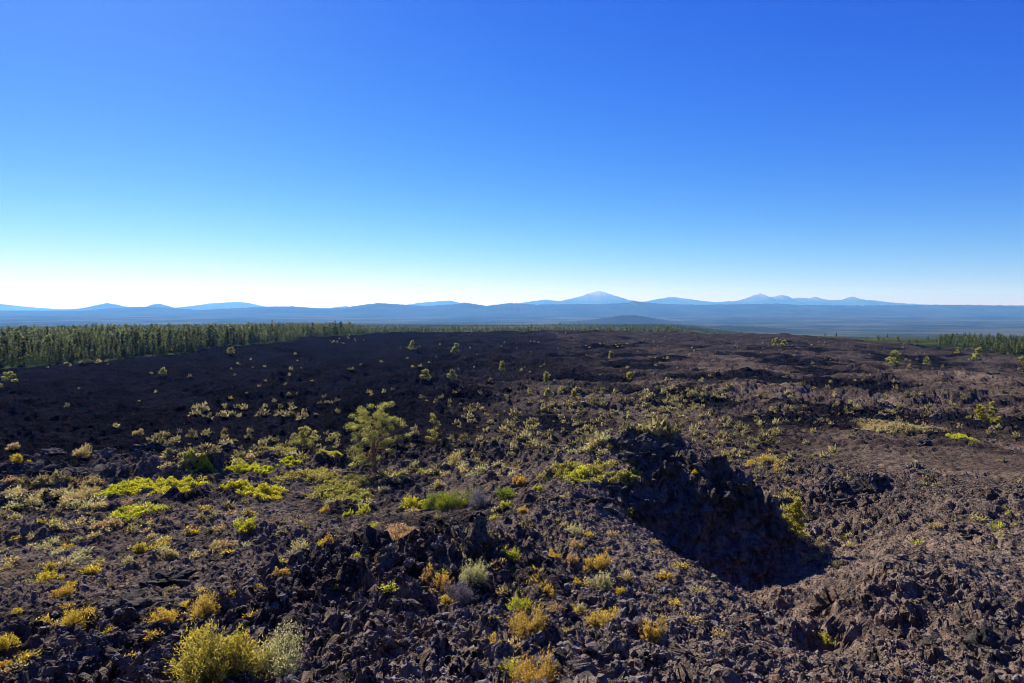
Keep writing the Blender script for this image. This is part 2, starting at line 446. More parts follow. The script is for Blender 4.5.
# ------------------------------------------------------------------ ground sheet
def build_ground():
    ci = np.arange(-46, 46.001, math.degrees(.00152))
    lo = [-46 - v for v in (.3, .8, 1.5, 2.5, 4, 6, 9, 13, 18, 24, 31, 40, 50, 62, 75, 90, 105, 120)]
    hi = [-v for v in lo]
    az = np.radians(np.array(sorted(set([round(float(v), 5) for v in list(ci) + lo + hi]))))
    r = [.4, .8, 1.2, 1.6, 2, 2.5, 3, 3.5, 4, 4.4, 4.8, 5.2, 5.6, 5.9]
    v = 6.1
    while v < 62: r.append(v); v *= 1.0046
    while v < 720: r.append(v); v *= 1.0075
    while v < 1500: r.append(v); v *= 1.02
    while v < 33500: r.append(v); v *= 1.035
    r = np.array(r)
    A, R = np.meshgrid(az, r)
    X = R * np.sin(A); Y = R * np.cos(A)
    s = np.maximum(.0022 * R, .016) * np.where(np.abs(np.degrees(A)) > 46.5, 12, 1)
    Z = height(X, Y, s)
    # push the steep rock faces sideways so they are not mere curtains
    gy, gx = np.gradient(Z)
    dR = np.gradient(R, axis=0); steep = np.clip(np.abs(gy / dR), 0, 3)
    near = sstep(200, 60, R)
    amp = near * sstep(.6, 1.8, steep)
    X2 = X + amp * .34 * (gn(Z * 1.6 + 5, X * .9, 61) + .5 * gn(Z * 4.2, X * 2.4, 62))
    Y2 = Y + amp * .42 * (gn(Z * 1.7 + 9, X * 1.1, 63) + .5 * gn(Z * 4.6, X * 2.6 + 7, 64))
    nr, nc = X.shape
    amp = amp * (.15 + .85 * sstep(21, 28, R)) * sstep(2.5, 6, X)
    Y2 = Y2 + amp * .75 * blocks(X, Z * .8 + .2 * Y, 1.25, 65, .2, 1.4) + amp * .55 * blocks(X, Z + .2 * Y, .5, 66, .2, 1.5)
    V = np.stack([X2, Y2, Z], -1).reshape(-1, 3)
    i = np.arange(nr * nc).reshape(nr, nc)
    Fc = np.stack([i[:-1, :-1], i[:-1, 1:], i[1:, 1:], i[1:, :-1]], -1).reshape(-1, 4)
    Fc = Fc[:, ::-1]
    # what covers the ground where
    p = px_of(X, np.maximum(Y, .1)); rr = R
    ed = lava_edge(X, Y)
    forest = sstep(ed - 4, ed + 14, rr + 16 * gn(X / 40, Y / 40, 77))
    nz = fbm(X, Y, 30, 4, 50)
    ang = np.degrees(A)
    dl = Y - .28 * X - 57 + 2.5 * gn(X / 9, Y / 9, 5)
    dark = sstep(0, 6, dl) * sstep(4, -6, ang + 8 * nz)
    dark = np.maximum(dark, sstep(80, 190, rr + 25 * nz) * sstep(20, 2, ang + 8 * nz) * .95)
    dark = np.maximum(dark, sstep(120, 380, rr + 60 * nz) * .75)
    dark = np.maximum(dark, (.74 + .9 * nz) * sstep(36, 90, rr) * sstep(700, 300, rr))
    dark = np.maximum(dark, (.22 + .9 * fbm(X, Y, 6, 4, 53)) * sstep(8, -6, ang + 10 * nz) * sstep(10, 16, rr))
    dark = np.maximum(dark, .5 * np.exp(-(((X + 2.6) / 3.2) ** 2 + ((Y - 19) / 3.6) ** 2)))
    red = np.clip(.25 + .8 * fbm(X, Y, 5, 4, 51) + .9 * sstep(4, 30, ang) * sstep(6, 12, rr), 0, 1) * sstep(420, 120, rr)
    lit = np.clip(fbm(X, Y, 3.2, 4, 52) * 1.6 - .05, 0, 1) * sstep(8, 20, rr) * sstep(90, 45, rr) * sstep(16, -4, ang)
    lit += .8 * np.clip(np.exp(-(((X + 27) / 7) ** 2 + ((Y - 40) / 6) ** 2)) + np.exp(-(((X + 9) / 4) ** 2 + ((Y - 49) / 3) ** 2)), 0, 1) * sstep(-.2, .3, nz + .2)
    Zn = np.stack([np.clip(dark, 0, 1), red, np.clip(lit, 0, 1), forest], -1).reshape(-1, 4)
    me = mesh_np('lava_ground', V, Fc, M_GROUND, False, {'zone': Zn})
    o = link('lava_ground', me)
    tag(o, 'dark broken lava field running out to wooded plain', None, None, 'structure')
    return o
build_ground()

# ------------------------------------------------------------------ mountains and hills
def interp_profile(pts, x):
    xs = [p[0] for p in pts]; ys = [p[1] for p in pts]
    return np.interp(x, xs, ys)

def hill_range(name, pts, D, W, foot, mat, label, seed, jag=.13):
    n = int(pts[-1][0] - pts[0][0]) + 1
    px = np.linspace(pts[0][0], pts[-1][0], n * 2)
    top = (HOR - interp_profile(pts, px) + .55 * gn(px / 5.0, px * 0 + seed, seed) + .4 * gn(px / 1.8, px * 0 + seed, seed + 1)) / F * D
    rows = 31
    t = np.linspace(-1, 1, rows)
    PXg, T = np.meshgrid(px, t)
    Yg = D + T * W + D * .012 * fbm(PXg / 60, T * 0 + seed, 1, 3, seed)
    Xg = (PXg - 512) / F * D * (1 + .0 * T)
    sh = np.clip(1 - np.abs(T), 0, 1)
    sh = sh ** 1.15
    rel = top[None, :] - foot
    Z = foot + rel * sh
    rid = np.abs(fbm(Xg, Yg, W * .35, 4, seed + 3))
    Z = Z - rel * rid * jag * 5 * (sh * (1 - sh)) * 1.2 - rel * jag * .4 * np.abs(gn(Xg / (W * .06), Yg / (W * .2), seed + 9)) * sh * np.clip(np.abs(T) * 3, 0, 1)
    V = np.stack([Xg, Yg, Z], -1).reshape(-1, 3)
    i = np.arange(V.shape[0]).reshape(rows, -1)
    Fc = np.stack([i[:-1, :-1], i[:-1, 1:], i[1:, 1:], i[1:, :-1]], -1).reshape(-1, 4)
    o = link(name, mesh_np(name, V, Fc, mat, True))
    return tag(o, label, None, None, 'structure')

M_MT = mountain_material('mountain_rock', (.035, .045, .03), (.13, .12, .115), .2)
M_HL = mountain_material('hill_woods', (.028, .038, .02), (.10, .09, .07))
far_pts = [(-260, 306), (-120, 300), (-60, 302), (0, 304), (20, 306), (51, 310), (170, 309.5), (200, 305), (215, 303.3), (238, 301.8), (248, 303), (262, 306), (275, 309), (330, 308), (345, 306),
           (352, 307.5), (400, 306), (418, 303), (430, 302), (449, 300.3), (460, 303), (475, 306), (505, 306), (520, 303), (544, 299.5), (560, 301), (572, 298.5), (583, 295.6), (592, 292.2), (599, 290.8), (606, 292.4),
           (614, 295.6), (628, 300), (642, 302), (660, 298.5), (675, 296.6), (690, 299), (700, 300.5), (716, 302), (735, 301), (748, 297.5), (754, 295), (761, 293), (765, 294.6), (769, 296.9), (775, 296.4), (782, 294.3),
           (787, 296.4), (793, 298.3), (803, 297.6), (810, 298.4), (817, 296.6), (823, 298.6), (832, 300), (842, 299.8), (851, 296.4), (858, 299.4), (868, 300.3), (894, 302.5), (921, 304.5), (1024, 305.5), (1150, 304), (1300, 307)]
hill_range('mountains', far_pts, 28000, 3600, -90, M_MT, 'far pale blue snow-streaked volcano range', 3)
hill_range('hills', [(-260, 309), (-40, 310), (60, 310), (86, 308.5), (98, 305), (106, 303.3), (112, 303.8), (128, 307), (146, 307), (152, 304.8), (158, 303.4), (164, 305), (174, 308), (190, 310), (320, 310)],
           22000, 1600, -100, M_HL, 'pair of low pointed hills', 13)
hill_range('hills', [(-260, 311), (0, 311), (90, 311), (118, 308), (138, 306.8), (158, 307.3), (185, 309), (200, 310), (240, 308), (270, 306.6), (292, 306.4), (320, 308.5), (345, 307.6), (362, 304.8), (380, 303), (398, 304.3),
                      (425, 306), (448, 304.8), (466, 302.6), (486, 305.9), (510, 303), (535, 304.5), (575, 304), (600, 304.2), (622, 303), (634, 301.2), (646, 302.4), (662, 303.8), (700, 304.8), (745, 304), (775, 303.6),
                      (800, 305), (860, 305.5), (960, 305), (1024, 306.2), (1300, 307)], 15000, 3300, -150, M_HL, 'long low wooded ridge before the high mountains', 23, .10)
hill_range('hills', [(560, 322), (590, 320), (606, 317.5), (622, 315.6), (636, 315.3), (650, 317.5), (668, 320.5), (700, 323)], 6800, 420, -165, M_HL, 'small rounded wooded hill out on the plain', 33, .06)
hill_range('hills', [(640, 334), (690, 328.5), (705, 326.4), (726, 325.4), (750, 326.2), (785, 328.5), (860, 334)], 4300, 700, -168, M_HL, 'low flat wooded rise out on the plain', 43, .06)

# ------------------------------------------------------------------ rocks
def ico(sub):
    bm = bmesh.new(); bmesh.ops.create_icosphere(bm, subdivisions=sub, radius=1)
    V = np.array([v.co[:] for v in bm.verts]); Fc = np.array([[v.index for v in f.verts] for f in bm.faces]); bm.free()
    return V, Fc

def rock_shape(V, r, cuts=14, lump=.12, squash=.75):
    P = V.copy()
    for _ in range(cuts):
        n = r.normal(size=3); n /= np.linalg.norm(n); c = r.uniform(.45, .85)
        d = P @ n - c
        P -= np.maximum(d, 0)[:, None] * n
    for k, a in ((1.7, lump), (4.1, lump * .6), (9.0, lump * .35)):
        o = r.uniform(0, 50, 3)
        nn = gn(P[:, 0] * k + o[0] + P[:, 2] * k * .7, P[:, 1] * k + o[1] - P[:, 2] * k * .8, int(r.integers(1000)))
        P += V * (nn * a)[:, None]
    P[:, 2] *= squash
    return P

I1, I2, I4, I5 = ico(1), ico(2), ico(4), ico(5)

def rotz(P, a):
    c, s = np.cos(a), np.sin(a)
    return np.stack([P[..., 0] * c - P[..., 1] * s, P[..., 0] * s + P[..., 1] * c, P[..., 2]], -1)

def merge_inst(variants, faces, which, pos, size, rot, flip=None):
    """numpy copies of small shapes in one mesh (only for what nobody could count)"""
    Vs, Fs, own, base = [], [], [], 0
    for k, Vv in enumerate(variants):
        idx = np.nonzero(which == k)[0]
        if not len(idx): continue
        P = Vv[None] * size[idx][:, None, :]
        P = rotz(P, rot[idx][:, None]) + pos[idx][:, None, :]
        n = len(Vv)
        Fk = faces[k] if isinstance(faces, list) else faces
        Ff = Fk[None] + (np.arange(len(idx)) * n)[:, None, None] + base
        Vs.append(P.reshape(-1, 3)); Fs.append(Ff.reshape(-1, Fk.shape[1])); own.append(np.repeat(idx, n)); base += n * len(idx)
    return np.concatenate(Vs), np.concatenate(Fs), np.concatenate(own)

def build_rubble():
    r = np.random.default_rng(5)
    N = 175000
    a = np.radians(r.uniform(-43, 43, N)); d = np.exp(r.uniform(math.log(6.2), math.log(60), N))
    x = d * np.sin(a); y = d * np.cos(a)
    p = px_of(x, y)
    keep = r.uniform(size=N) < np.clip(.40 + .5 * sstep(430, 620, p) + .5 * (rough_map(x, y) - .4), .12, 1)
    x, y, d = x[keep], y[keep], d[keep]; N = len(x)
    size = np.maximum(.0115 * np.exp(r.exponential(.46, N)), .0011 * d); size = np.minimum(size, .105)
    size = size[:, None] * r.uniform(.7, 1.3, (N, 3)); size[:, 2] *= .85
    z = height(x, y) + size[:, 2] * r.uniform(-.15, .45, N)
    var = []
    for k in range(16):
        P = rock_shape(I2[0] if k % 2 else I1[0], r, 6, .42, 1)
        q = r.uniform(0, 6.28); c, s = math.cos(q), math.sin(q)
        P = np.stack([P[:, 0], P[:, 1] * c - P[:, 2] * s, P[:, 1] * s + P[:, 2] * c], -1)
        var.append(P)
    which = 2 * r.integers(0, 8, N) + (size.max(1) > .004 * d)
    V, Fc, own = merge_inst(var, [I2[1] if k % 2 else I1[1] for k in range(16)], which, np.stack([x, y, z], -1), size, r.uniform(0, 6.28, N))
    dkm = np.clip((.5 + .5 * fbm(x, y, 4, 3, 88)) * .7 + r.uniform(-.25, .35, N) + .15 * sstep(480, 700, px_of(x, y)), 0, 1)
    tone = np.stack([dkm, r.uniform(size=N) * np.clip(.8 + .4 * sstep(600, 900, px_of(x, y)), 0, 1), r.uniform(size=N), np.ones(N)], -1)
    o = link('lava_rubble', mesh_np('lava_rubble', V, Fc, M_RUB, False, {'zone': tone[own]}))
    tag(o, 'loose clinker stones strewn over the whole lava slope', 'rubble', None, 'stuff')
build_rubble()

BOULD = []
for k in range(7):
    r_ = np.random.default_rng(100 + k)
    P = rock_shape(I5[0], r_, 20, .34, .8)
    BOULD.append(mesh_np('lava_boulder', P, I5[1], M_ROCK, False))

# ------------------------------------------------------------------ plants
def tris_from(center, direction, length, width, r):
    """one thin leaf triangle per row"""
    n = len(center)
    side = np.cross(direction, r.normal(size=(n, 3))); side /= (np.linalg.norm(side, axis=1)[:, None] + 1e-9)
    a = center - side * width[:, None] * .5; b = center + side * width[:, None] * .5; c = center + direction * length[:, None]
    V = np.stack([a, b, c], 1).reshape(-1, 3); Fc = np.arange(3 * n).reshape(n, 3)
    return V, Fc

def unit(v):
    return v / (np.linalg.norm(v, axis=-1, keepdims=True) + 1e-9)

def tube_path(P, R, sides=5):
    """tapered tube along points P"""
    P = np.asarray(P, float); n = len(P); V = []; Fc = []
    for i in range(n):
        t = P[min(i + 1, n - 1)] - P[max(i - 1, 0)]; t /= np.linalg.norm(t) + 1e-9
        u = np.cross(t, (.3, .9, .2)); u /= np.linalg.norm(u) + 1e-9; w = np.cross(t, u)
        for k in range(sides):
            q = 2 * math.pi * k / sides
            V.append(P[i] + R[i] * (math.cos(q) * u + math.sin(q) * w))
    for i in range(n - 1):
        for k in range(sides):
            a = i * sides + k; b = i * sides + (k + 1) % sides
            Fc.append((a, b, b + sides, a + sides))
    return np.array(V), np.array(Fc)

def join(parts):
    V, Fc, o = [], [], 0
    for v, f in parts:
        V.append(v); Fc.append(f + o); o += len(v)
    return np.concatenate(V), np.concatenate(Fc)

def brush_shape(seed, stems=150, per=16, leaf=.035, wid=.010, spread=.75, tall=1.0, lumps=6, sparse=0.0):
    """unit brush: about 1 wide, 'tall' high; returns leaves (V, F, tone) and stems"""
    r = np.random.default_rng(seed)
    cl = np.stack([r.uniform(-.28, .28, lumps), r.uniform(-.28, .28, lumps), r.uniform(.0, .12, lumps)], -1); cr = r.uniform(.16, .30, lumps)
    w = r.integers(0, lumps, stems)
    dirs = unit(np.stack([r.normal(0, 1, stems), r.normal(0, 1, stems), np.abs(r.normal(0, 1, stems)) * 1.0 + .25], -1))
    L0 = cr[w] * r.uniform(.65, 1.15, stems)
    tip = cl[w] + dirs * L0[:, None] * np.array([1, 1, 1.9 * tall])
    base = cl[w] * np.array([.45, .45, 0]) + r.normal(0, .03, (stems, 3)) * np.array([1, 1, 0])
    # leaves along the outer part of each stem
    t = r.uniform(.45, 1.0, (stems, per)) ** .7
    P = base[:, None] * (1 - t[..., None]) + tip[:, None] * t[..., None] + r.normal(0, .018, (stems, per, 3))
    d = unit(dirs[:, None] * .9 + r.normal(0, .75, (stems, per, 3)) + np.array([0, 0, .4]))
    P = P.reshape(-1, 3); d = d.reshape(-1, 3); n = len(P)
    V, Fc = tris_from(P, d, leaf * r.uniform(.6, 1.4, n), wid * r.uniform(.7, 1.5, n), r)
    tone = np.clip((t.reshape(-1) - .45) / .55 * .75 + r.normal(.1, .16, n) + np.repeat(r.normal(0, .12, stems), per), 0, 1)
    T = np.stack([tone, r.uniform(size=n), r.uniform(size=n), np.ones(n)], -1).repeat(3, axis=0)
    # stems
    m = stems
    SV, SF = tris_from(base, unit(tip - base), np.linalg.norm(tip - base, axis=1) * .98, np.full(m, .009), r)
    return (V, Fc, T), (SV, SF)

def tuft_shape(seed, n=260, leaf=.16, wid=.022):
    r = np.random.default_rng(seed)
    d = unit(np.stack([r.normal(0, 1, n), r.normal(0, 1, n), np.abs(r.normal(0, .8, n)) + .35], -1))
    R = r.uniform(.1, .42, n)
    lump = 1 + .3 * np.sin(3 * np.arctan2(d[:, 1], d[:, 0]) + seed)
    P = d * (R * lump)[:, None] * np.array([1, 1, 1.0])
    dd = unit(d + r.normal(0, .6, (n, 3)) + np.array([0, 0, .3]))
    V, Fc = tris_from(P, dd, leaf * r.uniform(.6, 1.3, n), wid * r.uniform(.7, 1.5, n) * 2, r)
    m = max(8, n // 10)
    sd_ = unit(np.stack([r.normal(0, 1, m), r.normal(0, 1, m), np.abs(r.normal(0, .8, m)) + .3], -1))
    SV, SF = tris_from(np.zeros((m, 3)), sd_, np.full(m, .40), np.full(m, wid * .4), r)
    V, Fc = join([(V, Fc), (SV, SF)]); R = np.concatenate([R, np.full(m, .2)]); n = n + m
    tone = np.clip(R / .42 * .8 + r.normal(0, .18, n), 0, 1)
    T = np.stack([tone, r.uniform(size=n), r.uniform(size=n), np.ones(n)], -1).repeat(3, axis=0)
    return V, Fc, T

def make_brush(kind, seed, dense=1.0, tall=1.0, leafk=1.0, twiggy=False):
    (V, Fc, T), (SV, SF) = brush_shape(seed, int(190 * dense), 24 if not twiggy else 15, .036 * leafk, .013 * leafk, tall=tall)
    if twiggy:
        SV2, SF2 = [], []
        r = np.random.default_rng(seed + 5); m = 160
        b0 = r.normal(0, .12, (m, 3)) * np.array([1, 1, 0]); dr = unit(np.stack([r.normal(0, 1, m), r.normal(0, 1, m), np.abs(r.normal(0, 1, m)) + .4], -1))
        SV2, SF2 = tris_from(b0, dr, r.uniform(.3, .62, m), np.full(m, .010), r)
        SV, SF = join([(SV, SF), (SV2, SF2)])
    return mesh_np('foliage', V, Fc, L[kind], False, {'tone': T}), mesh_np('stems', SV, SF, M_TWIG)

BR_M = {}
def brush_mesh(kind, v, **k):
    key = (kind, v, tuple(sorted(k.items())))
    if key not in BR_M: BR_M[key] = make_brush(kind, 300 + v * 7 + sum(map(ord, kind)), **k)
    return BR_M[key]

def place_brush(px, py, w, kind, label, name='brush_shrub', cat='shrub', group=None, tall=1.15, twiggy=False, v=None, hit=None):
    x, y, z = hit
    s = w / F * y
    fm, sm = brush_mesh(kind, rnd.randrange(3) if v is None else v, tall=tall, twiggy=twiggy, leafk=1.0 if w > 34 else (1.5 if w > 18 else 2.2), dense=2.0 if w > 60 else (1.2 if w > 34 else .6))
    o = link(name, None, None, (x, y, z - .05 * s), (0, 0, rnd.uniform(0, 6.28)), (s * 1.05, s * 1.05, s * 1.05))
    tag(o, label, cat, group)
    link('foliage', fm, o); link('stems', sm, o)
    return o

def conifer(name, seed, H, W, needle_mat, bark_mat, clumps=60, per=70, lean=0.0, crown0=.18, cone=.8, leaf=.15, wid=.035, gappy=.25, trunk_r=None, rk=(.085, .30)):
    """tapered trunk, limbs and needle sprays; returns (trunk mesh, limbs mesh, crown mesh)"""
    r = np.random.default_rng(seed)
    tr = trunk_r or H * .022
    zz = np.linspace(0, H * .97, 9)
    px_ = lean * (zz / H) ** 2 * H + .012 * H * np.sin(zz / H * 7 + seed); py_ = .012 * H * np.cos(zz / H * 6 + seed)
    P = np.stack([px_, py_, zz], -1)
    TV, TF = tube_path(P, tr * np.linspace(1.15, .12, 9), 7)
    limbs, CV = [], []
    cent = []; outd = []; rad = []
    for i in range(clumps):
        t = crown0 + (1 - crown0) * (i + r.uniform(0, 1)) / clumps
        t = min(t, .985)
        if r.uniform() < gappy * .6: continue
        b = np.array([np.interp(t * H, zz, P[:, 0]), np.interp(t * H, zz, P[:, 1]), t * H])
        q = i * 2.4 + r.normal(0, .5)
        u = (t - crown0) / (1 - crown0)
        prof = W * .5 * ((1 - u) ** cone * (.55 + .45 * min(1, u * 4 + .3)) + .05)
        ln = prof * r.uniform(.6, 1.12)
        dr = np.array([math.cos(q), math.sin(q), r.uniform(-.12, .35) + .5 * u]); dr /= np.linalg.norm(dr)
        e = b + dr * ln
        mid = b + dr * ln * .55 + np.array([0, 0, -.04 * ln])
        limbs.append(tube_path([b, mid, e], [tr * .30 * (1 - .7 * u), tr * .16 * (1 - .7 * u), tr * .04], 4))
        for f in ((.55, .85), (1.0, 1.0)) if ln > W * .16 else ((.85, 1.0),):
            cent.append(b + dr * ln * f[0] + r.normal(0, .04, 3) * W); outd.append(dr); rad.append(max(W * rk[0], ln * rk[1]) * f[1] * r.uniform(.8, 1.2))
    cent = np.array(cent); outd = np.array(outd); rad = np.array(rad); n = len(cent)
    off = r.normal(0, 1, (n, per, 3)); off = unit(off) * (r.uniform(0, 1, (n, per, 1)) ** .45)
    Pn = cent[:, None] + off * rad[:, None, None] * np.array([1, 1, .62])
    d = unit(off * .8 + outd[:, None] * .6 + r.normal(0, .5, (n, per, 3)) + np.array([0, 0, .25]))
    Pn = Pn.reshape(-1, 3); d = d.reshape(-1, 3); m = len(Pn)
    V, Fc = tris_from(Pn, d, leaf * r.uniform(.6, 1.3, m), wid * r.uniform(.7, 1.4, m), r)
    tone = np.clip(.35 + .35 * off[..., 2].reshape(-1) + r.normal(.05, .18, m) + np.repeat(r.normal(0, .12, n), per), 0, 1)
    T = np.stack([tone, r.uniform(size=m), r.uniform(size=m), np.ones(m)], -1).repeat(3, axis=0)
    TV, TF = join([(TV, TF)] + limbs); tm = mesh_np('trunk', TV, TF, bark_mat, True); lm = None
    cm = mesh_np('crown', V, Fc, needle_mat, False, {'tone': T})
    return tm, lm, cm

def place_tree(px, py, hpx, wpx, label, hit, seed, young=False, name='pine_tree', **k):
    x, y, z = hit
    H = hpx / F * y; W = wpx / F * y
    tm, lm, cm = conifer(name, seed, H, W, M_NEEDLEY if young else M_NEEDLE, M_BARK, **k)
    o = link(name, None, None, (x, y, z - .05), (0, 0, 0))
    tag(o, label, 'tree')
    link('trunk', tm, o); link('crown', cm, o)
    return o

# picture position of the base, height and width in picture units of each lone tree
TREES = [
    (374, 476, 63, 76, 'tall open-crowned pine standing alone on the slope, its bare brown trunk showing', dict(clumps=58, per=120, leaf=.13, wid=.04, crown0=.18, cone=.4, gappy=.35, trunk_r=.17, rk=(.055, .14)), False),
    (434, 449, 34, 15, 'small slim two-tiered pine just beyond the tall lone pine', dict(clumps=24, per=70, leaf=.16, wid=.06, crown0=.05, cone=.35, gappy=.3, rk=(.12, .3), trunk_r=.09), False),
    (796, 545, 38, 26, 'young yellow-green pine at the foot of the shaded cliff', dict(clumps=30, per=80, leaf=.14, wid=.045, crown0=.06, cone=.9, gappy=.2), True),
    (981, 423, 17, 14, 'broader of two yellow-green pines side by side on the brown flow', dict(clumps=20, per=50, leaf=.3, wid=.12, crown0=.05, cone=.6), True),
    (992, 424, 21, 11, 'taller of two yellow-green pines side by side on the brown flow', dict(clumps=20, per=50, leaf=.3, wid=.12, crown0=.05, cone=.8), True),
    (997, 430, 8, 11, 'low bushy pine just below the pair of yellow-green pines', dict(clumps=12, per=40, leaf=.3, wid=.12, crown0=.03, cone=.6), True),
    (895, 365, 13, 13, 'round pine alone on the brown far flow, left of the wooded edge', dict(clumps=18, per=40, leaf=.7, wid=.3, crown0=.06, cone=.6), False),
    (976, 361, 14, 13, 'leaning uneven pine near the right-hand wooded edge', dict(clumps=16, per=40, leaf=.7, wid=.3, crown0=.06, cone=.6, lean=.2), False),
    (927, 366, 8, 8, 'small dark pine between the round pine and the leaning pine', dict(clumps=12, per=30, leaf=.6, wid=.3, crown0=.06), False),
    (1022, 365, 8, 8, 'small pine at the right-hand margin of the far flow', dict(clumps=12, per=30, leaf=.6, wid=.3, crown0=.06), True),
    (958, 352, 7, 6, 'tiny far pine behind the leaning pine', dict(clumps=10, per=30, leaf=.6, wid=.3, crown0=.06), False),
    (776, 345, 8, 9, 'tiny round pine far out where the flow meets the blue basin', dict(clumps=12, per=30, leaf=.9, wid=.4, crown0=.06), False),
    (784, 345, 5, 8, 'tiny low pine touching the tiny round pine', dict(clumps=10, per=24, leaf=.9, wid=.4, crown0=.06), False),
    (456, 352, 10, 9, 'largest of the pines far out on the black flow beyond the lone pine', dict(clumps=16, per=40, leaf=.9, wid=.4, crown0=.05), False),
    (412, 350, 9, 7, 'pine far out on the black flow, left of the largest one', dict(clumps=14, per=30, leaf=.9, wid=.4, crown0=.05), False),
    (502, 370, 10, 6, 'thin pine far out on the black flow, right of the largest one', dict(clumps=14, per=30, leaf=.6, wid=.25, crown0=.05), False),
    (452, 382, 11, 10, 'pale bushy pine midway out on the black flow, above the lone pine', dict(clumps=16, per=40, leaf=.5, wid=.22, crown0=.04), False),
    (425, 384, 9, 10, 'pale squat pine left of the pale bushy pine on the black flow', dict(clumps=14, per=30, leaf=.5, wid=.22, crown0=.04), False),
    (546, 384, 10, 5, 'narrow small pine on the dark flow right of the pale bushy pine', dict(clumps=14, per=30, leaf=.5, wid=.2, crown0=.04), False),
    (611, 358, 6, 6, 'small pale pine far out in the middle of the flow', dict(clumps=10, per=30, leaf=.8, wid=.3, crown0=.04), False),
    (9, 385, 9, 14, 'wide low pine on the black flow before the left-hand wood', dict(clumps=14, per=40, leaf=.5, wid=.22, crown0=.1, cone=.5), False),
    (163, 376, 6, 6, 'tiny pale pine on the black flow before the left-hand wood', dict(clumps=10, per=26, leaf=.6, wid=.25, crown0=.05), False),
    (231, 355, 6, 8, 'small pale pine on the black flow close to the wood', dict(clumps=10, per=26, leaf=.7, wid=.3, crown0=.05), False),
    (304, 452, 22, 28, 'dense rounded grey-green juniper above the bright green mats', dict(clumps=30, per=90, leaf=.16, wid=.06, crown0=.02, cone=.45, gappy=.1), False),
    (574, 400, 8, 6, 'small pine on the dark flow well beyond the headland', dict(clumps=12, per=30, leaf=.4, wid=.18, crown0=.04), True),
    (548, 399, 8, 9, 'bushy small pine left of another beyond the headland', dict(clumps=12, per=30, leaf=.4, wid=.18, crown0=.04), False),
    (629, 380, 7, 8, 'small pale round pine beyond the rocky headland', dict(clumps=12, per=30, leaf=.5, wid=.2, crown0=.04), True),
]
hits = ray_ground([(t[0], t[1]) for t in TREES], detail=None)
for i, (t, h) in enumerate(zip(TREES, hits)):
    h = np.array(h); h[2] = gz(h[0], h[1])[0]
    o = place_tree(t[0], t[1], t[2], t[3], t[4], h, 900 + i, t[6], name='juniper' if 'juniper' in t[4] else 'pine_tree', **t[5])

